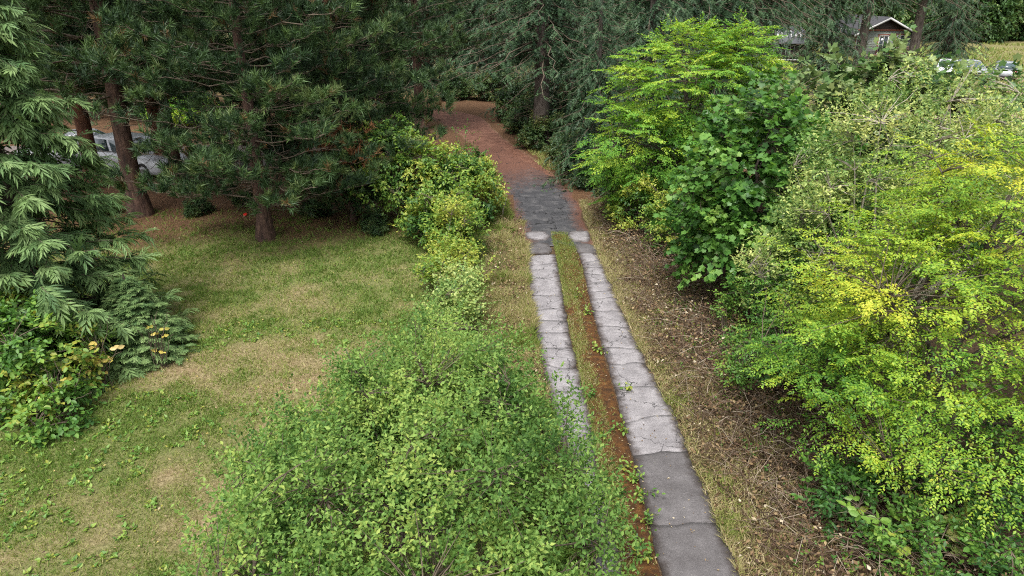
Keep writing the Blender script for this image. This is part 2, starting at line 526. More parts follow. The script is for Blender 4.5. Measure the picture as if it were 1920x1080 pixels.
def strip_sheet(name, L1, L2, ys, nx, z, mat, wob=.0, seed=1, bumpz=0.0, dome=0.0):
    """a sheet between two ground lines, with ragged edges; carries 'edge' 0 at the rim .. 1 inside"""
    g = rs(seed)
    ys = np.asarray(ys)
    t = np.linspace(0, 1, nx)
    a = xat(L1, ys) + (fbm(ys, ys * 0, .5, seed) - .5) * wob * 2
    b = xat(L2, ys) + (fbm(ys, ys * 0 + 9, .5, seed + 3) - .5) * wob * 2
    X = a[:, None] * (1 - t) + b[:, None] * t
    Yv = np.repeat(ys[:, None], nx, 1)
    e = np.minimum(t, 1 - t)[None] * (b - a)[:, None]
    Z = z + (fbm(X, Yv, .35, seed + 7) - .5) * bumpz + dome * np.clip(e / .15, 0, 1)
    Z = np.where(e <= 1e-6, -.02, Z)
    i = np.arange(X.size).reshape(X.shape)
    F = np.stack([i[:-1, :-1], i[:-1, 1:], i[1:, 1:], i[1:, :-1]], -1).reshape(-1, 4)
    if ys[1] < ys[0]: F = F[:, ::-1]
    return mesh_np(name, np.stack([X, Yv, Z], -1).reshape(-1, 3), [F], mat, extra={'edge': e.ravel()}, smooth=True)

# asphalt apron and needle covered lane
def paved_mat(name, cols, dirt, dirt_amt, edge_w, crack=None, streak=0.0):
    m, N, L, out = mat_new(name)
    n1 = noise_node(N, L, 2.2, 8, .65); n2 = noise_node(N, L, 38, 6, .8); n3 = noise_node(N, L, 6.5, 6, .7)
    r = ramp(N, [(.28, cols[0]), (.5, cols[1]), (.72, cols[2])]); L.new(n1.outputs['Fac'], r.inputs[0])
    rr_ = ramp(N, [(.32, (.2, .2, .2)), (.5, (.5, .5, .5)), (.68, (.8, .8, .8))]); L.new(n2.outputs['Fac'], rr_.inputs[0])
    c = mix(N, L, .34, r.outputs[0], rr_.outputs[0], 'OVERLAY')
    sub = N.new('ShaderNodeMath'); sub.operation = 'MULTIPLY_ADD'; sub.inputs[1].default_value = -1 / edge_w; sub.inputs[2].default_value = 1
    L.new(attr(N, 'edge'), sub.inputs[0])
    ad = N.new('ShaderNodeMath'); ad.operation = 'MULTIPLY_ADD'; ad.inputs[1].default_value = 2.2; ad.inputs[2].default_value = dirt_amt - 1.1
    L.new(n3.outputs['Fac'], ad.inputs[0])
    sm = N.new('ShaderNodeMath'); sm.operation = 'ADD'; sm.use_clamp = True
    L.new(sub.outputs[0], sm.inputs[0]); L.new(ad.outputs[0], sm.inputs[1])
    c = mix(N, L, sm.outputs[0], c, dirt)
    h = n2.outputs['Fac']
    if streak:
        # weathered pits that run across the strip
        mp = N.new('ShaderNodeMapping'); mp.inputs['Scale'].default_value = (3.0, 16.0, 3.0)
        tcs = N.new('ShaderNodeTexCoord'); L.new(tcs.outputs['Object'], mp.inputs[0])
        ns = noise_node(N, L, 1.6, 7, .75, vec=mp.outputs[0])
        rs_ = ramp(N, [(.36, (1, 1, 1)), (.46, (0, 0, 0))]); L.new(ns.outputs['Fac'], rs_.inputs[0])
        ml = N.new('ShaderNodeMath'); ml.operation = 'MULTIPLY'; ml.inputs[1].default_value = streak; L.new(rs_.outputs[0], ml.inputs[0])
        c = mix(N, L, ml.outputs[0], c, tuple(x * .55 for x in cols[0]))
    if crack:
        w = noise_node(N, L, 3.0, 4, .6)
        vm = N.new('ShaderNodeVectorMath'); vm.operation = 'MULTIPLY_ADD'; vm.inputs[1].default_value = (.5, .5, .5)
        tc = N.new('ShaderNodeTexCoord')
        L.new(w.outputs['Color'], vm.inputs[0]); L.new(tc.outputs['Object'], vm.inputs[2])
        vo = N.new('ShaderNodeTexVoronoi'); vo.feature = 'DISTANCE_TO_EDGE'; vo.inputs['Scale'].default_value = crack
        L.new(vm.outputs[0], vo.inputs['Vector'])
        lt = N.new('ShaderNodeMath'); lt.operation = 'LESS_THAN'; lt.inputs[1].default_value = .006
        L.new(vo.outputs['Distance'], lt.inputs[0])
        c = mix(N, L, lt.outputs[0], c, tuple(x * .3 for x in cols[0]))
    p = N.new('ShaderNodeBsdfPrincipled'); p.inputs['Roughness'].default_value = .85; p.inputs['Specular IOR Level'].default_value = .3
    L.new(c, p.inputs['Base Color'])
    L.new(bump(N, L, h, .012), p.inputs['Normal'])
    L.new(p.outputs[0], out.inputs[0])
    return m
M_CONC = paved_mat('concrete', [(.14, .131, .137), (.20, .188, .195), (.275, .26, .268)], (.045, .034, .03), .0, .17, crack=.9, streak=.55)
M_CONCD = paved_mat('old_asphalt_strip', [(.066, .06, .061), (.095, .088, .09), (.13, .121, .124)], (.035, .027, .024), -.05, .17, streak=.3)
M_ASPH = paved_mat('asphalt', [(.028, .028, .031), (.042, .042, .046), (.10, .096, .097)], (.11, .05, .033), .08, .45, crack=.55, streak=0)
M_LANE = paved_mat('needle_lane', [(.075, .033, .022), (.12, .054, .035), (.185, .095, .064)], (.12, .10, .05), -.25, .4)
M_GRAVEL = rough_mat('gravel', [(.08, .065, .06), (.13, .108, .10), (.19, .165, .155)], 18, 60, .03)

AL = line([(868, 272), (893, 293), (918, 312), (937, 332), (942, 360), (953, 395), (975, 440), (985, 470)])
AR = line([(930, 266), (965, 290), (1005, 312), (1046, 335), (1078, 362), (1092, 390), (1106, 436), (1118, 470)])
ys = np.linspace(rowd(462), rowd(276), 70)
me_ = strip_sheet('asphalt_driveway', AL, AR, ys, 16, .012, M_ASPH, .22, 4)
n_ = len(me_.vertices); co_ = np.empty(n_ * 3, np.float32); me_.vertices.foreach_get('co', co_); co_ = co_.reshape(-1, 3)
ed_ = np.empty(n_, np.float32); me_.attributes['edge'].data.foreach_get('value', ed_)
ed_ = np.minimum(ed_, np.clip((30.6 - co_[:, 1] + 1.3 * co_[:, 0] * .6) * .11, -.45, 9))   # needles cover it little by little up the lane
me_.attributes['edge'].data.foreach_set('value', ed_)
apron = link('asphalt_driveway', me_, kind='structure')
# the lane bends left under the trees
def ribbon(name, C, Wd, z, mat, nx=12, wob=.3, seed=3):
    C = np.asarray(C, float)
    s = np.concatenate([[0], np.cumsum(np.linalg.norm(np.diff(C, axis=0), axis=1))])
    q = np.linspace(0, s[-1], 60)
    P = np.stack([np.interp(q, s, C[:, 0]), np.interp(q, s, C[:, 1])], -1)
    for _ in range(6):
        P[1:-1] = (P[:-2] + 2 * P[1:-1] + P[2:]) / 4
    w = np.interp(q, s, Wd)
    T = nrm(np.gradient(P, axis=0)); Nn = np.stack([T[:, 1], -T[:, 0]], -1)
    a = w / 2 + (fbm(q, q * 0, 1.2, seed) - .5) * wob * 2
    b = w / 2 + (fbm(q, q * 0 + 5, 1.2, seed + 5) - .5) * wob * 2
    t = np.linspace(0, 1, nx)
    off = -a[:, None] * (1 - t) + b[:, None] * t
    V = np.concatenate([P[:, None] + Nn[:, None] * off[..., None], np.full((60, nx, 1), z)], -1)
    e = np.minimum(t, 1 - t)[None] * w[:, None]
    V[..., 2] = np.where(e <= 1e-6, -.02, z)
    i = np.arange(60 * nx).reshape(60, nx)
    F = np.stack([i[:-1, :-1], i[:-1, 1:], i[1:, 1:], i[1:, :-1]], -1).reshape(-1, 4)
    return mesh_np(name, V.reshape(-1, 3), [F], mat, extra={'edge': e.ravel()}, smooth=True)
lane_c = [G(1000, 335)[:2], G(960, 300)[:2], G(915, 268)[:2], G(885, 240)[:2], G(862, 222)[:2], G(825, 213)[:2] , (-10, 47.5), (-16, 48)]
lane = link('needle_lane', ribbon('needle_lane', lane_c, [2.4, 2.3, 2.3, 2.6, 3.2, 3.2, 3, 3], .008, M_LANE), kind='structure')
lot = link('gravel_lot', ribbon('gravel_lot', [(-40, 31.5), (-22, 32), (-12, 32.5), (-8, 33.2), (-6, 34)], [7, 7, 6, 4.5, 3], .004, M_GRAVEL, wob=.5, seed=12), kind='structure')

# concrete wheel strips: every slab a piece of its own with open joints
def slab(La, Lb, y0, y1, z, seed, j0, j1):
    g = rs(seed)
    nx, ny = 9, max(6, int((y0 - y1) / .08))
    t = np.linspace(0, 1, nx); s = np.linspace(0, 1, ny)
    gp_ = g.choice([.0015, .003, .006]); e0 = y0 - gp_ + j0; e1 = y1 + gp_ + j1
    Yv = e0[None] * (1 - s[:, None]) + e1[None] * s[:, None]
    a = xat(La, Yv[:, 0]) + (fbm(Yv[:, 0], Yv[:, 0] * 0, .35, 61) - .5) * .10
    b = xat(Lb, Yv[:, -1]) + (fbm(Yv[:, -1], Yv[:, 0] * 0 + 4, .35, 62) - .5) * .12
    Xv = a[:, None] * (1 - t) + b[:, None] * t
    e = np.minimum(np.minimum(t, 1 - t)[None] * (b - a)[:, None], 9)
    tx, ty = g.normal(size=2) * .002
    Zv = z + (Xv - Xv.mean()) * tx + (Yv - Yv.mean()) * ty + (fbm(Xv, Yv, .4, seed + 2) - .5) * .008
    rim = np.zeros_like(Zv); rim[0] = rim[-1] = 1; rim[:, 0] = rim[:, -1] = 1
    Zv = Zv - rim * .0015
    V = np.stack([Xv, Yv, Zv], -1).reshape(-1, 3)
    i = np.arange(nx * ny).reshape(ny, nx)
    F = np.stack([i[:-1, :-1], i[1:, :-1], i[1:, 1:], i[:-1, 1:]], -1).reshape(-1, 4)
    loop = np.concatenate([i[0, :], i[1:, -1], i[-1, -2::-1], i[-2:0:-1, 0]])
    B = V[loop].copy(); B[:, 2] -= .07
    k = len(V); n = len(loop); q = np.arange(n)
    S = np.stack([loop, loop[(q + 1) % n], k + (q + 1) % n, k + q], -1)
    V = np.vstack([V, B])
    ed = np.concatenate([e.ravel(), np.zeros(n)])
    return V, [F, S], ed
def crackline(seed, amp=.05):
    g = rs(seed)
    w = np.cumsum(g.normal(size=9)) * amp * .55 + np.linspace(-1, 1, 9) * g.normal() * .05
    return w - w.mean()
drive = link('wheel_strip_driveway', None, kind='structure')
drive.empty_display_size = .3
def strip(La, Lb, rows, seed, dark_from=9999, z=.035):
    jl = [crackline(seed * 100 + k, .05 if 0 < k < len(rows) - 1 else .09) for k in range(len(rows))]
    for k in range(len(rows) - 1):
        y0, y1 = rowd(rows[k]) if rows[k] < 1200 else 24 - rows[k] / 100, None
        y1 = rowd(rows[k + 1])
        V, F, e = slab(La, Lb, y0, y1, z + rs(seed + k).normal() * .0025, seed * 50 + k, jl[k], jl[k + 1])
        mt = M_CONCD if rows[k] >= dark_from else M_CONC
        link('slab', mesh_np('slab', V, F, mt, extra={'edge': e}, smooth=False), drive)
strip(LL, LR, [480, 497, 522, 556, 581, 603, 626, 655, 690, 738, 800, 860, 930, 1010, 1100, 1210, 1350], 7)
strip(RL, RR, [477, 492, 503, 516, 531, 548, 561, 585, 614, 655, 684, 728, 786, 852, 985, 1110, 1350], 8, 850)
# thin worn patches on the apron
def patch(name, px0, px1, py0, py1, seed, mat, z=.022):
    g = rs(seed)
    c = (G(px0, py0) + G(px1, py1)) / 2
    w = abs(G(px1, (py0 + py1) / 2)[0] - G(px0, (py0 + py1) / 2)[0]) / 2
    h = abs(rowd(py0) - rowd(py1)) / 2
    n = 22
    a = np.arange(n) / n * 6.283
    r = 1 + g.normal(size=n) * .10
    r = (r + np.roll(r, 1)) / 2
    sq = 1 / np.maximum(np.abs(np.cos(a)), np.abs(np.sin(a))) ** .55
    P = np.stack([c[0] + w * r * sq * np.cos(a), c[1] + h * r * sq * np.sin(a), np.full(n, z)], -1)
    I = P * .92 + np.array([c[0], c[1], z]) * .08; I[:, 2] = z + .006
    P[:, 2] = .0
    V = np.vstack([P, I, [[c[0], c[1], z + .008]]])
    q = np.arange(n)
    F4 = np.stack([q, (q + 1) % n, n + (q + 1) % n, n + q], -1)
    F3 = np.stack([n + q, n + (q + 1) % n, np.full(n, 2 * n)], -1)
    ed = np.concatenate([np.zeros(n), np.full(n, .05), [.4]])
    link(name, mesh_np(name, V, [F4, F3], mat, extra={'edge': ed}), drive)
patch('concrete_patch', 986, 1030, 434, 452, 3, M_CONC)
patch('concrete_patch', 1066, 1108, 433, 455, 4, M_CONC)
patch('asphalt_patch', 986, 1036, 456, 478, 5, M_CONCD, .02)
patch('asphalt_patch', 1078, 1120, 458, 476, 6, M_CONCD, .02)
# moss and soil strip between the wheel strips
ys = np.arange(2.0, rowd(440), .07)
moss = link('moss_strip', strip_sheet('moss_strip', np.c_[LR[:, 0] + .0, LR[:, 1]], RL, ys, 12, .005, M_MOSS, .03, 9, .035, .012), kind='structure')
print('ground', time.time() - T0)

# ------------------------------------------------------------------ plant builders
UP = np.array([0, 0, 1.0])
def sprays(mb, P, D, Ln, m, size, tpl, tint, g, style='alt', droop=.15, leafdroop=.2, upn=.9, jit=.35, tj=.18, start=.12):
    """leafy twigs: P origins, D directions, Ln lengths; m leaves on each"""
    S = len(P)
    t = np.linspace(start, 1, m)[None] + g.uniform(-.5, .5, (S, m)) * (.8 / m)
    D = nrm(D)
    Q = P[:, None] + D[:, None] * (Ln[:, None] * t)[..., None]
    Q = Q - UP * (droop * Ln[:, None] * t * t)[..., None]
    side = nrm(np.cross(D, UP + g.normal(size=(S, 3)) * .15))
    oth = np.cross(side, D)
    if style == 'alt':
        sg = np.where(np.arange(m) % 2 == 0, 1.0, -1.0)[None, :, None]
        lat = side[:, None] * sg
    else:
        an = (np.arange(m) * 2.4)[None] + g.uniform(0, 6.28, (S, 1))
        lat = side[:, None] * np.cos(an)[..., None] + oth[:, None] * np.sin(an)[..., None]
    ax = D[:, None] * .6 + lat * .85 + g.normal(size=Q.shape) * jit - UP * leafdroop
    ax[:, -1] = D + g.normal(size=D.shape) * .2
    no = UP * upn + D[:, None] * .25 + g.normal(size=Q.shape) * jit
    sc = size * g.uniform(.65, 1.2, (S, m))
    ti = np.clip(np.asarray(tint)[:, None] + g.normal(size=(S, m)) * tj, 0, 1)
    place(mb, tpl, Q.reshape(-1, 3), ax.reshape(-1, 3), no.reshape(-1, 3), sc.ravel(), ti.ravel())

def shell(blobs, n, g, inner=.5, zmin=.1, rough=.2, nseed=1, gap=-.75, gs=1.1, low=-.55):
    """points and outward directions spread through the outer part of a union of ellipsoids"""
    B = np.asarray(blobs, float)
    ar = (B[:, 3] * B[:, 4] * B[:, 5]) ** (2 / 3)
    k = g.choice(len(B), size=n * 4, p=ar / ar.sum())
    d = nrm(g.normal(size=(n * 4, 3)))
    f = 1 - inner * g.random(n * 4) ** 1.7
    c, r = B[k, :3], B[k, 3:6]
    wob = 1 + rough * noise3(d * 2.2 + c * .7, 2.0, nseed)
    P = c + d * r * (f * wob)[:, None]
    Nn = nrm(d / r)
    ok = (P[:, 2] > zmin) & (d[:, 2] > low)
    for j in range(len(B)):
        q = (P - B[j, :3]) / B[j, 3:6]
        ok &= (np.linalg.norm(q, axis=1) > .62) | (k == j)
    ok &= noise3(P, gs, nseed + 5) > gap
    P, Nn = P[ok], Nn[ok]
    return P[:n], Nn[:n]

def limbs(mb, tw, base_pts, clumps, trunk_r, n_limb, g, tips=True, sides=5, twig_r=.006, rise=.35):
    """a trunk or stems from base_pts, main limbs out to spread clumps, twigs out to all the others"""
    sel = [int(g.integers(len(clumps)))]
    dmin = np.linalg.norm(clumps - clumps[sel[0]], axis=1)
    for _ in range(n_limb - 1):
        j = int(np.argmax(dmin)); sel.append(j)
        dmin = np.minimum(dmin, np.linalg.norm(clumps - clumps[j], axis=1))
    E = clumps[sel]
    bp = np.asarray(base_pts, float)
    paths = []
    cen = clumps.mean(0)
    if len(bp) == 1:
        top = np.array([cen[0], cen[1], np.quantile(clumps[:, 2], .8)])
        tr = bez(np.array(bp, float), UP[None], top[None], 10, seed=1, wob=.015)
        tubes(mb, tr, np.linspace(trunk_r, trunk_r * .3, 10)[None], 8)
        f = np.clip((E[:, 2] / top[2]) * .75 - rise * g.random(len(E)), .12, .9)
        i = f * 9; i0 = np.floor(i).astype(int); fr = (i - i0)[:, None]
        P0 = tr[0][i0] * (1 - fr) + tr[0][np.minimum(i0 + 1, 9)] * fr
        r0 = trunk_r * (1 - .7 * f) * .5
    else:
        P0 = bp[g.integers(len(bp), size=len(E))]
        r0 = np.full(len(E), trunk_r)
    D0 = nrm((E - P0) * np.array([1, 1, .5]) + UP * .5 * np.linalg.norm(E - P0, axis=1, keepdims=True))
    lp = bez(P0, D0, E, 9, up=-.02, seed=3, wob=.012)
    tubes(mb, lp, r0[:, None] * np.linspace(1, .18, 9)[None], sides)
    A = lp[:, 2:].reshape(-1, 3)
    src = np.empty_like(clumps)
    for s in range(0, len(clumps), 500):
        c = clumps[s:s + 500]
        w = np.linalg.norm(c[:, None] - A[None], axis=2) + .6 * np.maximum(0, A[None, :, 2] - c[:, None, 2] + .1)
        src[s:s + 500] = A[np.argmin(w, axis=1)]
    if tips:
        q = bez(src, nrm(clumps - src) + UP * .3, clumps, 4, seed=8, wob=.02)
        tubes(tw, q, np.linspace(twig_r * 1.8, twig_r * .6, 4)[None] * np.ones((len(q), 1)), 3)
    return src

def broadleaf(name, label, cat, base, blobs, n, per, m, size, tpl, mat, seed, bark='bark_grey', twig='twig_dark', trunk_r=.09, n_limb=14, stems=None,
              splen=.32, out_w=.8, up_w=.2, rnd_w=.55, style='alt', droop=.15, upn=.9, tint=(.25, .35), tz=0.0, inner=.5, rough=.2, gap=-.75, gs=1.1, low=-.55, zmin=.1, group=None,
              big=0, fan=0.0, tj=.16, leafdroop=.2, crown_name='crown', tpatch=.35):
    g = rs(seed)
    bx, by = base
    B = np.asarray(blobs, float).copy(); B[:, 0] -= bx; B[:, 1] -= by
    C, Nn = shell(B, n, g, inner, zmin, rough, seed, gap, gs, low)
    root = thing(name, label, cat, (bx, by, 0), group=group)
    mt, tw, cr = MB(), MB(), MB()
    bp = [(0, 0, -.05)] if not stems else [(math.cos(a) * r, math.sin(a) * r, -.05) for a, r in zip(g.uniform(0, 6.28, stems), g.uniform(.1, .5, stems))]
    limbs(mt, tw, bp, C, trunk_r, n_limb, g)
    link('trunk' if not stems else 'stems', mt.mesh('trunk', MATS[bark], True), root)
    link('twigs', tw.mesh('twigs', MATS[twig]), root, kind='stuff')
    S = len(C) * per
    Cc = np.repeat(C, per, 0); Nc = np.repeat(Nn, per, 0)
    D = nrm(Nc * out_w + g.normal(size=(S, 3)) * rnd_w + UP * up_w)
    Ln = splen * g.uniform(.6, 1.3, S)
    P = Cc + g.normal(size=(S, 3)) * splen * .28 - D * Ln[:, None] * .5
    if fan:
        h = nrm(Nn * np.array([1, 1, .35]) + g.normal(size=Nn.shape) * np.array([.3, .3, .12]))
        pe = nrm(np.cross(h, UP + g.normal(size=h.shape) * .12))
        j = np.arange(per)
        s_ = (j / max(per - 1, 1))[None, :, None] + g.uniform(-.06, .06, (len(C), per, 1))
        an = np.where(j % 2 == 0, 1, -1)[None, :, None] * np.radians(62 - 45 * (j / max(per - 1, 1)))[None, :, None] * g.uniform(.75, 1.2, (len(C), per, 1))
        an[:, -1] = 0
        D = (h[:, None] * np.cos(an) + pe[:, None] * np.sin(an) + g.normal(size=(len(C), per, 3)) * .09 - UP * .05).reshape(-1, 3)
        bl = fan * g.uniform(.7, 1.25, (len(C), 1, 1))
        P = (C[:, None] + h[:, None] * bl * (s_ - .6) - UP * .12 * bl * s_ ** 2).reshape(-1, 3)
        Ln = splen * g.uniform(.8, 1.2, S) * np.tile(1.1 - .45 * j / max(per - 1, 1), len(C))
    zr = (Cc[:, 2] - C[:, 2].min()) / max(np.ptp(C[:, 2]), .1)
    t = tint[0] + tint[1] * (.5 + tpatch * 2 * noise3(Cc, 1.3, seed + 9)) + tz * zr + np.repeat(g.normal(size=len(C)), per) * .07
    P[:, 2] = np.maximum(P[:, 2], .05)
    sprays(cr, P, D, Ln, m, size, tpl, np.clip(t, 0, 1), g, style, droop, leafdroop, upn, tj=tj, jit=.24 if fan else .35)
    if big:
        # the leaves nearest the viewer are pieces of their own
        k = len(tpl[0])
        V = np.vstack(cr.V).reshape(-1, k, 3)
        Tn = np.concatenate(cr.T).reshape(-1, k)[:, 0]
        d = np.linalg.norm(V.mean(1) + np.array([bx, by, 0]) - np.array([0, 0, CAM_H]), axis=1)
        o = np.argsort(d)
        pick = o[:big * 3:3]
        keep = np.ones(len(V), bool); keep[pick] = False
        proto = {}
        for j in pick:
            c0 = V[j].mean(0)
            me = mesh_np('leaf', V[j] - c0, [tpl[1]], mat, np.full(k, Tn[j]))
            link('leaf', me, root, loc=c0)
        cr = MB()
        Vk = V[keep]
        F = (tpl[1][None] + (np.arange(len(Vk)) * k)[:, None, None]).reshape(-1, 3)
        cr.add(Vk.reshape(-1, 3), [F], np.repeat(Tn[keep], k))
    c = link(crown_name, cr.mesh('crown', mat), root)
    if big: c['kind'] = 'stuff'
    return root

def conifer_meshes(kind, seed, H, z0, Rb, nb, trunk_r, twigs_per=11, low_end=.0):
    """trunk, branches and crown meshes of a conifer, base at the origin"""
    g = rs(seed)
    mt, br, cr = MB(), MB(), MB()
    nz = 14
    zz = np.linspace(-.1, H, nz)
    tr = np.stack([np.cumsum(g.normal(size=nz)) * .018 * (kind == 'pine'), np.cumsum(g.normal(size=nz)) * .018 * (kind == 'pine'), zz], -1)
    tr[0, :2] = 0
    rad = trunk_r * (1 - .85 * np.clip(zz / H, 0, 1)) * (1 + .35 * np.exp(-zz / .35))
    tubes(mt, tr[None], rad[None], 10)
    u = (np.arange(nb) + g.random(nb)) / nb
    z = z0 + (H - .4 - z0) * u ** (1.25 if kind != 'cedar' else 1.35)
    if kind == 'pine':
        st = .42; z = np.round(z / st) * st + g.normal(size=nb) * .05
    f = np.clip((z - z0) / (H - z0), 0, 1)
    az = np.arange(nb) * 2.39996 + g.normal(size=nb) * .35
    if kind == 'pine':
        Ln = Rb * np.clip(np.sin(np.clip(.32 + f * .68, 0, 1) * math.pi) ** .7 + .1, .15, 1) * g.uniform(.65, 1.12, nb)
    else:
        Ln = Rb * (1 - f) ** (.8 if kind == 'fir' else 1.05) * g.uniform(.72, 1.12, nb) + (.25 if kind == 'fir' else .1)
    hd = np.stack([np.cos(az), np.sin(az), 0 * az], -1)
    P0 = np.stack([np.interp(z, zz, tr[:, 0]), np.interp(z, zz, tr[:, 1]), z], -1)
    n = 8
    t = np.linspace(0, 1, n)[None, :, None]
    if kind == 'pine': rise = .10 * t + .16 * t * t - .10 * (1 - f)[:, None, None] * t
    elif kind == 'fir': rise = -.30 * t + .10 * t ** 2 - .25 * (1 - f)[:, None, None] * t ** 1.5
    else: rise = .12 * t - .55 * t ** 2 + .32 * t ** 4
    Q = P0[:, None] + hd[:, None] * Ln[:, None, None] * t + UP * rise * Ln[:, None, None]
    Q[:, 1:-1] += g.normal(size=(nb, n - 2, 3)) * .02 * Ln[:, None, None]
    Q[..., 2] = np.maximum(Q[..., 2], .12 + low_end)
    tubes(br, Q, (trunk_r * .12 * np.clip(Ln / Rb, .3, 1))[:, None] * np.linspace(1, .2, n)[None], 4)
    # dead bare twigs low on the trunk
    if kind != 'cedar':
        nd = 45
        zd = g.uniform(.8, z0 + 3.5, nd); ad = g.uniform(0, 6.28, nd)
        Pd = np.stack([0 * zd, 0 * zd, zd], -1)
        Ed = Pd + np.stack([np.cos(ad), np.sin(ad), g.uniform(-.5, .25, nd)], -1) * g.uniform(.5, 2.0, nd)[:, None]
        tubes(br, bez(Pd, Ed - Pd + UP * .3, Ed, 6, seed=seed, wob=.05), np.linspace(.018, .005, 6)[None] * np.ones((nd, 1)), 3)
    k = twigs_per
    tt = {'pine': g.uniform(.22, 1.02, (nb, k)), 'fir': g.uniform(.12, 1.0, (nb, k)), 'cedar': g.uniform(.22, 1.0, (nb, k)) ** .75}[kind]
    i = np.clip(tt, 0, .999) * (n - 1); i0 = i.astype(int); fr = (i - i0)[..., None]
    bi = np.arange(nb)[:, None]
    A = Q[bi, i0] * (1 - fr) + Q[bi, i0 + 1] * fr
    Dd = nrm(Q[bi, i0 + 1] - Q[bi, i0])
    sd = np.cross(Dd, UP); sd = nrm(sd)
    sg = np.where(g.random((nb, k)) < .5, 1.0, -1.0)[..., None]
    A, Dd, sd, sg = [a.reshape(-1, a.shape[-1]) for a in (A, Dd, sd, sg)]
    rem = (1 - tt.ravel())
    Lr = np.repeat(Ln, k)
    M = len(A)
    btint = np.repeat(g.normal(size=nb) * .10, k)
    if kind == 'pine':
        tl = (.18 + .55 * rem * np.clip(Lr / 3, .3, 1.2)) * g.uniform(.7, 1.3, M)
        E = A + nrm(Dd * .7 + sd * sg * .8 + g.normal(size=(M, 3)) * .25 + UP * .22) * tl[:, None]
        tubes(br, bez(A, Dd + sd * sg, E, 3, up=.05), np.linspace(.010, .004, 3)[None] * np.ones((M, 1)), 3)
        for q in range(3):
            ax = nrm(E - A) * .7 + g.normal(size=(M, 3)) * .45 + UP * .75
            pos = A + (E - A) * (1 - .28 * q * g.random(M))[:, None] + g.normal(size=(M, 3)) * .05
            ti = np.clip(.34 + btint * 1.3 + g.normal(size=M) * .15 + .34 * (1 - rem) * (q == 0), 0, .80)
            ti = np.where(g.random(M) < .03, 1.0, ti)
            place(cr, TUFT, pos, ax, g.normal(size=(M, 3)), g.uniform(.30, .50, M), ti)
    elif kind == 'fir':
        tl = (.35 + .55 * rem) * np.clip(Lr / 2.5, .45, 1.15) * g.uniform(.7, 1.3, M)
        ax = nrm(Dd * .55 + sd * sg * .75 + g.normal(size=(M, 3)) * .22 - UP * g.uniform(.15, .8, M)[:, None])
        ti = np.clip(.38 + btint + g.normal(size=M) * .17 + .2 * (1 - rem), 0, 1)
        def put(P_, ax_, no_, sc_, ti_):
            wh = g.integers(0, 4, len(P_))
            for q in range(4):
                w_ = wh == q
                place(cr, FIRS[q], P_[w_], ax_[w_], no_[w_], sc_[w_], ti_[w_])
        put(A, ax, UP + g.normal(size=(M, 3)) * .35, tl, ti)
        # hanging side shoots
        h = g.random(M) < .55
        ax2 = nrm(ax[h] * .35 - UP + g.normal(size=(h.sum(), 3)) * .25)
        put(A[h] + ax[h] * tl[h, None] * .5, ax2, ax[h] + g.normal(size=(h.sum(), 3)) * .3, tl[h] * .75, ti[h])
    else:
        tl = g.uniform(.22, .46, M) * np.clip(.7 + .25 * Lr, .65, 1.05)
        ax = nrm(Dd * .9 + sd * sg * g.uniform(.1, .8, M)[:, None] + g.normal(size=(M, 3)) * .2 - UP * g.uniform(-.25, .4, M)[:, None])
        ti = np.clip(.12 + btint + g.normal(size=M) * .14 + .55 * (1 - rem), 0, 1)
        wh = g.integers(0, 5, M)
        no = UP + .5 * Dd + g.normal(size=(M, 3)) * .3
        for q in range(5):
            w_ = wh == q
            place(cr, CEDARS[q], A[w_], ax[w_], no[w_], tl[w_], ti[w_])
    bark = {'pine': MATS['bark_pine'], 'fir': MATS['bark_grey'], 'cedar': MATS['bark_grey']}[kind]
    lm = {'pine': M_PINE, 'fir': M_FIR, 'cedar': M_CEDAR}[kind]
    return mt.mesh('trunk', bark, True), br.mesh('branches', MATS['twig_dark']), cr.mesh('crown', lm)

def put_conifer(name, meshes, label, loc, rz=0, s=1.0, group=None, bark=None):
    o = thing(name, label, 'tree', (loc[0], loc[1], 0), rz, group)
    o.scale = (s, s, s)
    for nm, me in zip(('trunk', 'branches', 'crown'), meshes):
        c = link(nm, me, o)
        if nm == 'trunk' and bark:
            c.material_slots[0].link = 'OBJECT'
            c.material_slots[0].material = bark
    return o

# ------------------------------------------------------------------ conifers on the left and centre
PINE_LOW = conifer_meshes('pine', 21, 10.5, 1.2, 3.7, 120, .23, 17)
PINE_TALL = conifer_meshes('pine', 22, 13.5, 3.3, 3.8, 110, .27, 16)
FIR_A = conifer_meshes('fir', 31, 15, 1.3, 4.6, 190, .34, 15)
FIR_B = conifer_meshes('fir', 32, 14, .5, 3.7, 190, .28, 14)
FIR_HI = conifer_meshes('fir', 33, 18, 6.2, 4.6, 140, .42, 14)
CEDAR_M = conifer_meshes('cedar', 41, 10.4, .12, 2.5, 380, .20, 29)
print('conifer meshes', time.time() - T0)

c = G(95, 690)
put_conifer('cedar_tree', CEDAR_M, 'tall pale green cedar with drooping sprays at left edge of the lawn', (-9.75, 13.5), 0.4)
o = put_conifer('cedar_tree', CEDAR_M, 'low cedar boughs spreading on the lawn at the foot of the tall cedar', (-7.75, 13.35), 1.9)
o.scale = (.46, .46, .17)
gl, gr = 'pines at the back of the lawn', 'dark firs behind the lane'
put_conifer('pine_tree', PINE_LOW, 'dark pine with low branches and short bare trunk on the lawn edge', G(498, 447), .3)
put_conifer('pine_tree', PINE_LOW, 'dark pine with low sweeping branches beside the vine mound', (-5.9, 25.2), 2.1, 1.06, gl, M_BARKR)
put_conifer('pine_tree', PINE_TALL, 'pine with the thickest trunk, just right of the cedar', G(265, 402), 1.0, 1.15, gl)
put_conifer('pine_tree', PINE_TALL, 'pine with slim leaning trunk in front of the white car', G(337, 345), 2.6, .92, gl).rotation_euler[0] = R(-3)
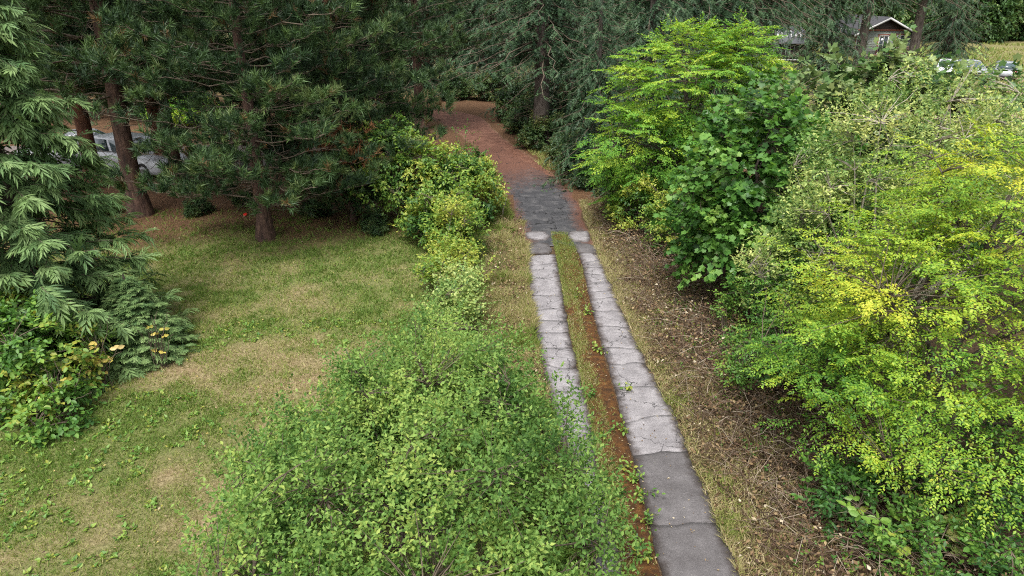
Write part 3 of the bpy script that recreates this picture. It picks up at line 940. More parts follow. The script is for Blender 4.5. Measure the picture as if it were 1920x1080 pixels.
put_conifer('pine_tree', PINE_TALL, 'pine with reddish upper trunk behind the cedar top', (-16.0, 27.0), 4.0, 1.1, gl, M_BARKR)
put_conifer('pine_tree', PINE_TALL, 'pine with reddish trunk at top left, right of the cedar', (-14.2, 29.0), 5.1, 1.0, gl, M_BARKR)
put_conifer('pine_tree', PINE_TALL, 'pine between the lawn edge pine and the vine mound, farther back', (-8.6, 28.0), 3.3, 1.05, gl, M_BARKR)
put_conifer('pine_tree', PINE_TALL, 'pine with dark trunk on the inside of the lane bend', (-4.9, 39.5), 0.2, 1.1, gl)
put_conifer('pine_tree', PINE_TALL, 'pine far left behind the cedar', (-20, 24.5), 2.2, 1.0, gl)
put_conifer('pine_tree', PINE_LOW, 'young dark pine with boughs near the ground, left of the vine mound', (-5.2, 22.7), 4.4, .42, gl)
# firs round the lane
for k, (x, y, me, rz, s, lab) in enumerate([
        (1.4, 34.8, FIR_HI, .2, .9, 'fir whose long boughs hang over the brown lane'),
        (5.6, 30.5, FIR_B, 1.2, .95, 'dark fir right behind the lime green tree'),
        (3.2, 27.6, FIR_B, 3.9, .62, 'small dark fir at the right edge of the asphalt bend'),
        (9.0, 35.5, FIR_A, 2.2, 1.05, 'tall fir above the lime green tree'),
        (3.4, 43.5, FIR_A, 4.4, 1.1, 'fir on the right where the brown lane turns away'),
        (-9.5, 42.5, FIR_A, 1.7, 1.05, 'fir behind the gravel lot, left of the lane end'),
        (-15, 43.0, FIR_HI, 3.1, 1.0, 'high-crowned fir behind the parked white cars'),
        (-22, 44.0, FIR_A, 5.2, 1.1, 'fir far left behind the gravel lot'),
        (-28, 41.0, FIR_HI, .9, 1.0, 'fir at far top left behind the cedar'),
        (-2.0, 57.0, FIR_A, 2.9, 1.15, 'fir at the far end of the brown lane'),
        (-7.5, 58.0, FIR_B, .4, 1.25, 'dense fir behind the lane end, to its left'),
        (4.5, 56.0, FIR_B, 5.5, 1.2, 'dense fir behind the lane end, to its right')]):
    o = put_conifer('fir_tree', me, lab, (x, y), rz, s, gr)
    if k == 0: o.scale = (1.02, 1.02, .70)
for k, (x, y) in enumerate([(-13, 60), (-19, 58), (-26, 57), (-33, 55), (-38, 48), (-44, 60), (-30, 68), (-16, 72), (-4, 72), (8, 68), (14, 60), (12, 47), (20, 70), (2, 82), (-10, 84), (14, 84)]):
    put_conifer('fir_tree', (FIR_A, FIR_B, FIR_A)[k % 3], 'dark fir deep in the wood behind the lawn and lane', (x, y), k * 1.7, 1.1 + .12 * (k % 3), 'firs deep in the wood')
# firs by the house
for x_, y, me, rz, s, lab in [
        (1392, 46, FIR_HI, .3, .9, 'fir with bare lower trunk just right of the lime green tree top'),
        (1428, 52, FIR_HI, 1.5, 1.0, 'fir with straight bare trunk left of the house wing'),
        (1540, 66, FIR_B, 2.0, 1.15, 'dark bushy fir hiding the middle of the house'),
        (1607, 69, FIR_HI, 3.3, 1.1, 'fir with thick trunk in front of the house gable'),
        (1706, 71, FIR_HI, 4.1, 1.12, 'fir with thick leaning trunk at the right end of the deck'),
        (1772, 80, FIR_A, 5.0, .95, 'dark spreading fir right of the house')]:
    o = put_conifer('fir_tree', me, lab, (XD(x_, y), y), rz, s, 'firs round the house')
    if 'leaning' in lab: o.rotation_euler[1] = R(3)
print('conifers placed', time.time() - T0)

# ------------------------------------------------------------------ broadleaf trees and shrubs on the right
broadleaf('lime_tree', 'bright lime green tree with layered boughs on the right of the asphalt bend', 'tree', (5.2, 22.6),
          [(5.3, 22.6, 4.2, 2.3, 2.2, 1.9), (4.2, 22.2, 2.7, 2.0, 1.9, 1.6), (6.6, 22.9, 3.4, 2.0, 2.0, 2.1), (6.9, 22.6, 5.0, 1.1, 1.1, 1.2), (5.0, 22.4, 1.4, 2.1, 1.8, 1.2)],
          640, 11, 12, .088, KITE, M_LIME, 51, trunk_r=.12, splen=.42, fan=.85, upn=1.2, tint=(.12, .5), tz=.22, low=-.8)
broadleaf('maple_tree', 'dark green maple with broad lobed leaves beside the dead brambles', 'tree', (5.5, 15.9),
          [(5.4, 15.9, 3.2, 1.6, 1.6, 1.7), (5.2, 15.7, 1.9, 1.55, 1.5, 1.3), (6.3, 16.3, 2.6, 1.6, 1.6, 1.8)],
          600, 3, 8, .13, MAPLE, M_MAPLE, 52, trunk_r=.08, splen=.45, out_w=.9, up_w=.1, rnd_w=.45, tint=(.1, .6), droop=.25, upn=.7, leafdroop=.45, inner=.45, low=-.8, big=250)
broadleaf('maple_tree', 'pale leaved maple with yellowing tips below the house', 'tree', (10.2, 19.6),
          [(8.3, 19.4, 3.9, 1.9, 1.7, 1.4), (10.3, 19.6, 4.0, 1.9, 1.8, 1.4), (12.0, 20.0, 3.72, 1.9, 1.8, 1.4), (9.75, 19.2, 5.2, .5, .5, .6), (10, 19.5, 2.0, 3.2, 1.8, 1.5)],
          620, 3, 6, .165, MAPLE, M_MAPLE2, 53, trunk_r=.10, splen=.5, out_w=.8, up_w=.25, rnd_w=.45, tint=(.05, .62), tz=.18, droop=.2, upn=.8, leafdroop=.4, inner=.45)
broadleaf('grey_branched_shrub', 'pale yellow green shrub with bare grey branches showing', 'shrub', (6.9, 12.9),
          [(6.4, 13.0, 3.5, 1.3, 1.3, 1.9), (7.6, 13.4, 3.9, 1.5, 1.4, 1.75), (5.7, 12.8, 2.2, 1.2, 1.2, 1.4), (8.9, 13.8, 3.8, 1.4, 1.3, 1.6), (10.3, 14.2, 3.7, 1.3, 1.3, 1.5)],
          640, 6, 9, .075, KITE, M_MIXED, 54, bark='twig_grey', twig='twig_grey', stems=7, trunk_r=.035, n_limb=34, splen=.42, out_w=.35, up_w=.75, rnd_w=.5, tint=(.1, .62), tz=.12, gap=-.15, gs=.9, rough=.3)
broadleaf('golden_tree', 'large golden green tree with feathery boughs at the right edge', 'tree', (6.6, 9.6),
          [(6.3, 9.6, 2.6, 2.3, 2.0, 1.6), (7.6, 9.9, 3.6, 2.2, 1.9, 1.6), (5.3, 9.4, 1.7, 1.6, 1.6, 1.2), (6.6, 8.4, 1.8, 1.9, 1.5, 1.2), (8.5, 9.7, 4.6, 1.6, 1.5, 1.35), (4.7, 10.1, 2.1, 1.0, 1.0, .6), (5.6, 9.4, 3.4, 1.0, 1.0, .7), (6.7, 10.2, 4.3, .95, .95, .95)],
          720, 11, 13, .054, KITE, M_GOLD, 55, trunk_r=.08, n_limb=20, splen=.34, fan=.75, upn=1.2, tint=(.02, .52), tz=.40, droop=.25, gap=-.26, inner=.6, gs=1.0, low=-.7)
print('right trees', time.time() - T0)

# ------------------------------------------------------------------ foreground bush
broadleaf('leafy_bush', 'big leafy green bush in the foreground leaning over the left wheel strip', 'bush', (-1.0, 7.6),
          [(-1.05, 7.6, 1.1, 2.1, 1.7, 1.25), (-2.55, 7.8, .8, 1.45, 1.6, .95), (.15, 6.9, .95, 1.1, 1.4, 1.1), (-1.1, 9.1, 1.35, 1.6, 1.4, 1.1), (-.3, 8.8, .95, .95, 1.3, 1.0), (-1.3, 6.4, 1.05, 2.1, 1.2, 1.2), (-2.6, 9.1, .5, 1.0, 1.0, .65)],
          1350, 6, 10, .068, KITE, M_BUSH, 61, stems=9, trunk_r=.025, n_limb=26, splen=.46, out_w=.35, up_w=.9, rnd_w=.5, style='round', upn=.6, tint=(.14, .56), tz=.08, inner=.6, rough=.3, gap=-.27, gs=.65, tj=.17, tpatch=.5)
# thin upright shoots
def shoots(name, label, pts, seed, mat, leaf=.075, h=(1.2, 2.0), tpl=LOBED, group=None, tint=.5, cat='shoot', m=16):
    for k, (x, y, hh) in enumerate(pts):
        g = rs(seed + k)
        o = thing(name, label[k % len(label)] if isinstance(label, list) else label, cat, (x, y, 0), group=group)
        st, cr = MB(), MB()
        n = 4
        P0 = np.c_[g.normal(size=(n, 2)) * .06, np.zeros(n)]
        E = P0 + np.c_[g.normal(size=(n, 2)) * .28 * hh / 2, hh * g.uniform(.7, 1, n)]
        q = bez(P0, UP[None] * np.ones((n, 1)), E, 6, seed=seed, wob=.01)
        tubes(st, q, np.linspace(.012, .004, 6)[None] * np.ones((n, 1)), 4)
        link('stem', st.mesh('stem', MATS['twig_dark']), o)
        f = .3
        Pm = q[:, 1]; sprays(cr, Pm, E - Pm, np.linalg.norm(E - Pm, axis=1), m, leaf, tpl, np.full(n, tint), g, 'round', 0, .2, .7)
        for q_ in range(5):
            P2 = q[:, g.integers(1, 5)]
            D2 = nrm(np.c_[g.normal(size=(n, 2)), np.full(n, .5)])
            sprays(cr, P2, D2, g.uniform(.2, .45, n) * hh / 2, 8, leaf, tpl, np.full(n, tint), g, 'round', .1, .2, .8)
        link('leaves', cr.mesh('leaves', mat), o)
shoots('bush_shoot', ['tall thin leafy shoot standing above the foreground bush', 'leafy shoot on the left shoulder of the foreground bush', 'yellowish thin shoot at the far left of the foreground bush',
                      'short shoot behind the foreground bush, nearest the wheel strip', 'shoot just right of the tallest one above the bush', 'low shoot between lawn and the top of the bush', 'shoot above the bush top near the straw grass', 'thin shoot in front of the tallest one', 'pale shoot on the left slope of the bush', 'shoot leaning over the left wheel strip'],
       [(-1.6, 10.2, 2.3), (-2.9, 9.3, 1.5), (-3.5, 8.9, 1.4), (-.35, 10.3, 1.5), (-1.0, 10.2, 2.0), (-2.2, 10.3, 1.3), (-.55, 9.6, 2.2), (-1.5, 9.3, 2.6), (-2.3, 8.6, 2.1), (.2, 8.6, 1.9)], 70, M_BUSH, leaf=.07, tint=.65, tpl=KITE, group='shoots round the foreground bush', m=26)
hb = 'weedy growth along the left verge'
broadleaf('weedy_shrub', 'pale green leafy growth at the near end of the vine mound', 'shrub', (-1.85, 18.2), [(-1.55, 19.2, .8, .75, 1.0, .85), (-1.35, 17.6, .6, .6, 1.0, .65), (-1.45, 18.9, 1.5, .45, .5, .7), (-1.8, 16.8, .4, .6, .7, .45)],
          230, 4, 7, .095, LOBED, M_VINE, 73, stems=6, trunk_r=.014, n_limb=10, splen=.42, out_w=.4, up_w=.7, tint=(.5, .5), gap=-.15, rough=.35, group=hb)
broadleaf('weedy_shrub', 'yellowing leafy growth between the lawn and the dry grass', 'shrub', (-1.75, 15.4), [(-1.45, 15.9, .45, .6, .9, .55), (-1.2, 14.6, .5, .5, .9, .55), (-1.7, 14.4, .35, .5, .7, .4)],
          170, 4, 7, .08, OVAL, M_MIXED, 74, stems=6, trunk_r=.012, n_limb=9, splen=.4, out_w=.4, up_w=.7, tint=(.1, .6), gap=-.05, rough=.35, group=hb)
broadleaf('weedy_shrub', 'sparse yellow green growth behind the foreground bush', 'shrub', (-1.3, 12.6), [(-1.5, 13.2, .45, .7, .9, .5), (-1.0, 12.0, .5, .7, .9, .6), (-.9, 11.1, .6, .8, .8, .7), (-2.1, 11.4, .45, .9, .8, .55)],
          330, 4, 8, .064, KITE, M_BUSH, 75, stems=7, trunk_r=.012, n_limb=12, splen=.46, out_w=.35, up_w=.9, style='round', tint=(.25, .6), gap=-.1, rough=.35, group=hb)
shoots('sapling', 'thin young sapling standing in front of the brown lane', [(-1.9, 24.8, 3.1)], 90, M_LIME, leaf=.09, tint=.2)

# ------------------------------------------------------------------ vine mound, brambles, understory
broadleaf('vine_mound', 'mound of yellow green vines between the lawn and the driveway', 'vine', (-2.6, 22.0),
          [(-4.0, 22.7, 1.5, 1.2, 1.0, 1.75), (-3.0, 22.6, 1.3, 1.2, 1.1, 1.5), (-2.0, 22.3, 1.05, 1.1, 1.3, 1.2), (-1.2, 23.1, .95, .8, 2.0, 1.1), (-2.3, 20.6, .7, .95, 1.2, .95), (-1.7, 19.6, .6, .7, 1.0, .8)],
          900, 5, 8, .125, KITE, M_VINE, 62, stems=8, trunk_r=.025, n_limb=20, splen=.35, out_w=.6, up_w=.15, rnd_w=.6, tint=(.1, .6), tz=.28, droop=.35, leafdroop=.5, tpatch=.5, low=-.4)
broadleaf('ivy_bush', 'dark green ivy bush at the left edge below the cedar', 'bush', (-8.85, 11.6),
          [(-8.9, 11.6, .7, 1.15, 1.1, 1.1), (-8.0, 10.7, .3, .6, .7, .45), (-9.6, 12.3, 1.1, 1.1, 1.0, 1.0)],
          330, 5, 8, .105, OVAL, M_BRAMBLE, 63, stems=5, trunk_r=.02, n_limb=10, splen=.3, out_w=.6, up_w=.2, tint=(.3, .5), droop=.3, leafdroop=.4)
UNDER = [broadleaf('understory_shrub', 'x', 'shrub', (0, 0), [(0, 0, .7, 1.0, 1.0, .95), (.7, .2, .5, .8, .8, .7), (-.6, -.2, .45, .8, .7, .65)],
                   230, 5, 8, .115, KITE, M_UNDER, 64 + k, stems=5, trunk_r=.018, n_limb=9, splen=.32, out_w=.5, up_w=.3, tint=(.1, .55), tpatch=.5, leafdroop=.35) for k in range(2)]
gu = 'dark shrubs along the right of the lane'
und = sorted([(x_ + (.85 if y_ < 36 else .3), y_, j_, s_ * .85) for x_, y_, j_, s_ in [(1.75, 28.6, 1, .85), (2.5, 27.4, 0, .9), (3.1, 25.8, 1, 1.0), (3.6, 24.4, 0, .9), (1.6, 31.3, 0, 1.0), (1.1, 34.2, 1, 1.2), (.75, 38.0, 0, 1.3), (.3, 42.5, 1, 1.5), (2.4, 30.2, 1, 1.2),
       (2.3, 36.5, 0, 1.6), (1.2, 47, 0, 1.6), (-1.4, 51, 1, 1.5), (-4.3, 51.5, 0, 1.3), (3.9, 26.8, 0, 1.3)]], key=lambda t: t[1])
ulab = 'dark leafy shrub in the row along the right side of the lane'
gp = 'low dark growth under the pines'
und2 = [(-10.6, 23.4, 0, .38), (-9.3, 24.4, 1, .36), (-13.9, 23.2, 0, .5), (-4.3, 21.6, 0, .42), (-6.6, 23.2, 1, .35)]
used = [False, False]
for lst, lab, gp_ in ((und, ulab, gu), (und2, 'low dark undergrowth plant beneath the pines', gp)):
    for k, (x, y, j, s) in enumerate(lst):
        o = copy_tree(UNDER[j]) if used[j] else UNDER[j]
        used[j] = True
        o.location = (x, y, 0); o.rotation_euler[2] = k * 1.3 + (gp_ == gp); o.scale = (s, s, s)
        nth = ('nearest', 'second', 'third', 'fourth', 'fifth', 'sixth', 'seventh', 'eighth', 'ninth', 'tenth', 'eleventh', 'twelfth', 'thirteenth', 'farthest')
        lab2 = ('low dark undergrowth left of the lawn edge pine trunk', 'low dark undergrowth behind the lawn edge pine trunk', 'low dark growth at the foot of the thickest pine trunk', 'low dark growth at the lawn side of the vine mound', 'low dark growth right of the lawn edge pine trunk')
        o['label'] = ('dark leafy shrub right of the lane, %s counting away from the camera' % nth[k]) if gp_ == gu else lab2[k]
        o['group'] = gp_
# hedge of yellowing shrubs between lime tree and maple
broadleaf('yellowing_shrub', 'shrub with yellowing leaves under the lime green tree', 'shrub', (4.25, 20.4),
          [(4.3, 20.6, .9, 1.1, 1.2, 1.1), (5.0, 19.3, .9, 1.2, 1.2, 1.2), (3.7, 21.8, .6, .7, 1.0, .8)], 420, 5, 7, .095, KITE, M_VINE, 67, stems=7, trunk_r=.018, n_limb=14, splen=.3, up_w=.2, tint=(.1, .75), tpatch=.55, gap=-.35)
broadleaf('thicket_shrub', 'tangled green shrub between the maple and the golden tree', 'shrub', (5.4, 12.4),
          [(5.3, 12.5, .9, 1.1, 1.2, 1.0), (6.2, 11.8, 1.0, 1.4, 1.2, 1.2), (5.2, 13.6, .8, 1.0, .9, .9), (4.5, 11.6, .6, .6, .7, .6)], 480, 5, 8, .07, KITE, M_BRAMBLE, 68, stems=7, trunk_r=.018, n_limb=14, splen=.32, up_w=.35, tint=(.2, .55), tpatch=.5, gap=-.4)
broadleaf('thicket_shrub', 'dark shrub behind the grey branched shrub', 'shrub', (8.6, 15.8),
          [(8.0, 15.9, 1.6, 1.6, 1.6, 1.8), (9.8, 16.0, 1.6, 1.8, 1.6, 1.8), (12, 16.5, 1.5, 1.8, 1.6, 1.7)], 420, 5, 8, .11, KITE, M_BRAMBLE, 69, stems=7, trunk_r=.02, n_limb=14, splen=.36, up_w=.3, tint=(.1, .5), tpatch=.5)
broadleaf('roadside_shrub', 'green scrub strip between the maples and the meadow', 'shrub', (12, 26),
          [(8.5, 25.5, 1.2, 2.6, 2, 1.8), (12.5, 26, 1.2, 2.8, 2, 1.6), (16.5, 27, 1.0, 2.6, 2, 1.4), (19, 30, .9, 2.5, 2, 1.2)], 700, 4, 7, .16, KITE, M_MAPLE2, 71, stems=9, trunk_r=.02, n_limb=14, splen=.4, up_w=.3, tint=(.05, .5), tpatch=.5)

broadleaf('thicket_shrub', 'low dark green thicket beneath the golden tree boughs', 'shrub', (6.2, 8.2),
          [(5.4, 8.1, .5, 1.0, 1.0, .7), (6.6, 7.6, .5, 1.3, 1.1, .8), (7.6, 8.0, .7, 1.3, 1.3, 1.0), (5.6, 7.0, .4, 1.0, .8, .55)], 460, 5, 7, .08, KITE, M_BRAMBLE, 72, stems=7, trunk_r=.015, n_limb=14, splen=.3, up_w=.35, tint=(.05, .5), tpatch=.5, gap=-.4)
# bramble patches with big leaves, bottom right; each of the large leaves is a piece
def bramble(label, base, spread, n, seed, mat, size, tint, zmax=.8, group=None, zmin=.15):
    g = rs(seed)
    o = thing('bramble', label, 'bramble', (base[0], base[1], 0), group=group)
    st = MB()
    nc = 16
    P0 = np.c_[g.normal(size=(nc, 2)) * spread * .3, np.zeros(nc)]
    E = np.c_[g.normal(size=(nc, 2)) * spread * .75, g.uniform(zmin, zmax, nc)]
    Q = bez(P0, UP + g.normal(size=(nc, 3)) * .3, E, 9, up=-.2, seed=seed, wob=.02)
    tubes(st, Q, np.linspace(.009, .004, 9)[None] * np.ones((nc, 1)), 4)
    link('canes', st.mesh('canes', MATS['twig_dark']), o)
    for k in range(n):
        a = Q[g.integers(nc), g.integers(3, 9)] + g.normal(size=3) * .05
        d = nrm(np.array([g.normal(), g.normal(), .15]))
        sd = nrm(np.cross(d, UP))
        ti = float(np.clip(g.normal(tint, .16), 0, 1))
        for ax in (d, nrm(d * .25 + sd), nrm(d * .25 - sd)):
            mb = MB()
            place(mb, OVAL, np.zeros((1, 3)), ax[None], (UP * .8 + np.array([.3, -.8, 0]) + g.normal(size=3) * .6)[None], size * g.uniform(.7, 1.15), ti)
            link('leaf', mb.mesh('leaf', mat), o, loc=a + d * size * .35)
gb = 'brambles at the lower right'
bramble('bright big-leaved bramble at the bottom right, left of the yellowing one', (5.0, 7.55), .6, 34, 91, M_BRAMBLE, .15, .68, group=gb)
bramble('bramble with yellowing leaves in the bottom right corner', (6.05, 7.5), .6, 34, 92, M_MIXED, .15, .8, group=gb)
bramble('dark bramble beneath the golden tree', (4.4, 8.6), .7, 34, 93, M_BRAMBLE, .11, .3, 1.0, group=gb)
bramble('bramble sprouting through the golden tree boughs', (6.0, 8.2), .5, 16, 94, M_BRAMBLE, .14, .55, 2.6, group=gb)
gy_ = 'yellow leaved brambles by the cedar'
bramble('bramble with bright yellow leaves in the cedar skirt', (-7.8, 11.9), .36, 15, 95, M_YELLOW, .13, .5, 1.5, gy_, .7)
bramble('small yellow leaved bramble right of the larger yellow one', (-7.0, 12.7), .22, 6, 96, M_YELLOW, .10, .3, 1.2, gy_, .7)
bramble('yellowing bramble on the ivy bush', (-7.75, 10.8), .3, 9, 97, M_YELLOW, .11, .12, 1.2, gy_, .5)
print('shrubs', time.time() - T0)

# ------------------------------------------------------------------ grass, weeds, litter (nobody could count these)
TRI = (np.array([(0, .5, 0), (0, -.5, 0), (1, 0, .35)]) * np.array([1, .10, 1]), np.array([(0, 1, 2)]))
def blades(mb, x, y, h, tint, g, lean=.55, tpl=TRI, z=None, wmul=1.0):
    n = len(x)
    z = gz(x, y) if z is None else z
    P = np.stack([x, y, z], -1)
    ax = UP + np.c_[g.normal(size=(n, 2)) * lean, np.zeros(n)]
    T = (tpl[0] * np.array([1, wmul, 1]), tpl[1])
    place(mb, T, P, ax, np.c_[g.normal(size=(n, 2)), np.full(n, .1)], h, np.clip(tint, 0, 1))
g = rs(101)
def lawn_pts(n, y0, y1):
    x = g.uniform(-17, 1.5, n); y = g.uniform(y0, y1, n)
    # only where the frame looks, with a margin for a step to the side
    ok = (x > XD(-220, y)) & (x < xat(LL, y) - .05)
    return x[ok], y[ok]
mb = MB()
for n, y0, y1, h0 in ((300000, 5.5, 11, .064), (190000, 11, 17, .077), (120000, 17, 24, .09)):
    x, y = lawn_pts(n, y0, y1)
    d = dryness(x, y); l = litter(x, y); v = verge(x, y)
    cl = fbm(x, y, .35, 77)
    keep = g.random(len(x)) < np.clip(.25 + 1.5 * (cl - .3) - .55 * l, .08, 1) * (1 - .7 * v)
    x, y, d, cl = x[keep], y[keep], d[keep], cl[keep]
    tint = .10 + .66 * d + g.normal(size=len(x)) * .18 - (cl - .5) * .45
    blades(mb, x, y, h0 * g.uniform(.5, 1.35, len(x)) * (1.25 - .5 * d), tint, g, .75, wmul=1.6 + .6 * (y0 > 9))
link('lawn_grass', mb.mesh('lawn_grass', M_GRASS), label='short patchy green and straw coloured lawn grass', cat='grass', kind='stuff')
# broad leaved weeds in the lawn
mb = MB()
x, y = lawn_pts(3600, 5.8, 15)
d = dryness(x, y) + (fbm(x, y, 1.1, 41) - .5) * .8
k = d < .36
x, y = x[k], y[k]
k = litter(x, y) < .3
x, y = x[k], y[k]
for q in range(7):
    n = len(x)
    a = g.uniform(0, 6.28, n)
    ax = np.stack([np.cos(a), np.sin(a), g.uniform(.15, .9, n)], -1)
    P = np.stack([x + g.normal(size=n) * .03, y + g.normal(size=n) * .03, gz(x, y) + .01], -1)
    place(mb, KITE, P, ax, UP + g.normal(size=(n, 3)) * .3, g.uniform(.045, .105, n), np.clip(.6 + g.normal(size=n) * .2, 0, 1))
link('lawn_weeds', mb.mesh('lawn_weeds', M_BRAMBLE), label='broad leaved green weeds scattered through the lawn', cat='weeds', kind='stuff')
mb = MB()
x, y = lawn_pts(260, 7, 20)
n = len(x)
place(mb, OVAL, np.stack([x, y, gz(x, y) + .07], -1), g.normal(size=(n, 3)) * np.array([1, 1, .2]), UP + np.zeros((n, 3)), g.uniform(.025, .05, n), g.random(n))
link('lawn_flowers', mb.mesh('lawn_flowers', M_YELLOW), label='tiny yellow flowers dotted over the lawn', cat='flowers', kind='stuff')

mb = MB()
x, y = lawn_pts(2600, 6, 22)
n = len(x)
place(mb, KITE, np.stack([x, y, gz(x, y) + .05], -1), g.normal(size=(n, 3)) * np.array([1, 1, .3]), UP + g.normal(size=(n, 3)) * .4, g.uniform(.02, .06, n), np.clip(g.normal(.4, .25, n), 0, 1))
link('lawn_fallen_leaves', mb.mesh('lawn_fallen_leaves', M_DRY), label='small brown fallen leaves scattered on the lawn', cat='leaf litter', kind='stuff')
# right verge: dead bramble canes, dead leaves, straw
def verge_right(n, w0=.02, w1=3.2, y0=4.0, y1=25, pw=1.0):
    y = g.uniform(y0, y1, n)
    x = xat(RR, y) + w0 + (w1 - w0) * g.random(n) ** pw
    ok = (x < XD(2050, y)) & (x > XD(900, y))
    return x[ok], y[ok]
mb = MB()
x, y = verge_right(4600, .3, 3.0, pw=.75)
n = len(x)
hz = np.clip(fbm(x, y, 1.4, 63) * 1.7 - .4, .08, .9) * np.clip((x - xat(RR, y)) / .9, .15, 1)
P0 = np.stack([x, y, g.random(n) * hz * .6], -1)
a = g.uniform(0, 6.28, n)
E = P0 + np.stack([np.cos(a), np.sin(a), 0 * a], -1) * g.uniform(.25, .9, n)[:, None] + np.c_[np.zeros((n, 2)), g.uniform(-.25, .3, n)]
E[:, 2] = np.maximum(E[:, 2], .02)
q = bez(P0, np.stack([np.cos(a), np.sin(a), g.uniform(-.2, 1.0, n)], -1) + g.normal(size=(n, 3)) * .3, E, 4, up=-.1, seed=5, wob=.04)
q[:, -1, 0] = np.maximum(q[:, -1, 0], xat(RR, q[:, -1, 1]) - .06)
tubes(mb, q, (g.uniform(.0035, .010, n))[:, None] * np.linspace(1, .6, 4)[None], 3, np.clip(g.normal(.5, .28, n), 0, 1))
link('dead_bramble_canes', mb.mesh('dead_bramble_canes', M_CANE), label='tangle of dead brown bramble canes right of the driveway', cat='brambles', kind='stuff')
mb = MB()
x, y = verge_right(26000, .0, 3.2, pw=.9)
n = len(x)
hz = np.clip(fbm(x, y, 1.4, 63) * 1.7 - .4, .04, .8) * np.clip((x - xat(RR, y)) / .9, .1, 1)
place(mb, KITE, np.stack([x, y, .015 + g.random(n) ** 1.5 * hz], -1), g.normal(size=(n, 3)) * np.array([1, 1, .5]), UP * .7 + g.normal(size=(n, 3)) * .7, g.uniform(.03, .095, n), np.clip(g.normal(.36, .24, n) + (g.random(n) < .03) * .7, 0, 1))
link('dead_leaves', mb.mesh('dead_leaves', M_DRY), label='brown and pale dead leaves on the bank right of the driveway', cat='leaf litter', kind='stuff')
mb = MB()
x, y = verge_right(80000, .0, 2.4, pw=1.6)
n = len(x)
k = g.random(n) < np.clip(fbm(x, y, .5, 83) * 2.2 - .55, .05, 1)
x, y = x[k], y[k]; n = len(x)
gr = fbm(x, y, .8, 87)
blades(mb, x, y, g.uniform(.06, .19, n), .78 + .3 * g.normal(size=n) * .6 - np.clip(gr - .58, 0, 1) * 1.6, g, .8, z=np.zeros(n), wmul=.9)
link('verge_straw', mb.mesh('verge_straw', M_GRASS), label='dry straw grass along the right edge of the wheel strip', cat='grass', kind='stuff')
# small green sprouts coming up through the dead brambles
mb = MB()
x, y = verge_right(1500, .5, 3.0, pw=.6)
k = fbm(x, y, 1.0, 93) > .5
x, y = x[k], y[k]; n = len(x)
D = nrm(np.c_[g.normal(size=(n, 2)) * .6, np.ones(n)])
sprays(mb, np.stack([x, y, np.full(n, .02)], -1), D, g.uniform(.12, .4, n), 7, .055, OVAL, g.uniform(.2, .8, n), g, 'round')
link('green_sprouts', mb.mesh('green_sprouts', M_BRAMBLE), label='green sprouts coming up through the dead brambles', cat='sprouts', kind='stuff')

# left verge: straw and dead leaves between lawn and wheel strip
mb = MB()
y = g.uniform(8, 25, 60000)
x = np.where(y < 22.5, xat(LL, y), xat(AL, y)) - .02 - 1.15 * g.random(len(y)) ** 1.3
tuft = fbm(x, y, .55, 15)
k = g.random(len(x)) < np.clip(tuft * 2.2 - .5, .08, 1)
x, y, tuft = x[k], y[k], tuft[k]; n = len(x)
blades(mb, x, y, (.06 + .5 * np.clip(tuft - .4, 0, .5)) * g.uniform(.6, 1.4, n) + .04, np.clip(g.normal(.70, .16, n) - (fbm(x, y, .9, 18) > .56) * .42, 0, 1), g, .8, z=np.zeros(n), wmul=.8)
link('left_verge_straw', mb.mesh('left_verge_straw', M_GRASS), label='tufts of pale dry grass between the lawn and the left wheel strip', cat='grass', kind='stuff')
mb = MB()
y = g.uniform(12, 25.5, 3200)
x = np.where(y < 22.5, xat(LL, y), xat(AL, y)) - .05 - 1.1 * g.random(len(y))
n = len(x)
place(mb, KITE, np.stack([x, y, .02 + g.random(n) ** 2 * .25], -1), g.normal(size=(n, 3)) * np.array([1, 1, .5]), UP * .7 + g.normal(size=(n, 3)) * .7, g.uniform(.03, .09, n), np.clip(g.normal(.45, .25, n), 0, 1))
link('left_verge_leaves', mb.mesh('left_verge_leaves', M_DRY), label='dead leaves and stalks at the foot of the vine mound', cat='leaf litter', kind='stuff')

# middle strip: grass on its left half, bits of litter on the moss
mb = MB()
y = g.uniform(3, rowd(436), 46000)
a_, b_ = xat(LR, y), xat(RL, y)
f = g.random(len(y)) ** 1.5
grow = np.clip(fbm(f * 2, y, .8, 28) * 2.4 - .55, 0.05, 1)
far = np.clip((y - 15.5) / 3, 0, 1)
k = g.random(len(y)) < grow * np.where(f < .55, 1, .05 + .85 * far)
x, y, far = (a_ + (b_ - a_) * (.03 + .94 * f))[k], y[k], far[k]
n = len(x)
blades(mb, x, y, g.uniform(.035, .11, n), np.clip(g.normal(.52, .22, n) - .2 * far, 0, 1), g, .9, z=np.full(n, .01), wmul=1.2)
link('median_grass', mb.mesh('median_grass', M_GRASS), label='thin grass growing on the moss between the wheel strips', cat='grass', kind='stuff')
mb = MB()
y = g.uniform(3, 20, 2600)
x = xat(LL, y) - .15 + (xat(RR, y) - xat(LL, y) + .3) * g.random(len(y))
on = g.random(len(y)) < np.where((x > xat(LR, y)) & (x < xat(RL, y)), 1, .16)
x, y = x[on], y[on]; n = len(x)
inm = (x > xat(LR, y)) & (x < xat(RL, y))
place(mb, KITE, np.stack([x, y, np.where(inm, .035, .05)], -1), g.normal(size=(n, 3)) * np.array([1, 1, .15]), UP + g.normal(size=(n, 3)) * .25, g.uniform(.015, .045, n), np.clip(g.normal(.6, .25, n), 0, 1))
link('strip_litter', mb.mesh('strip_litter', M_DRY), label='specks of dry leaf litter on the driveway strips', cat='leaf litter', kind='stuff')
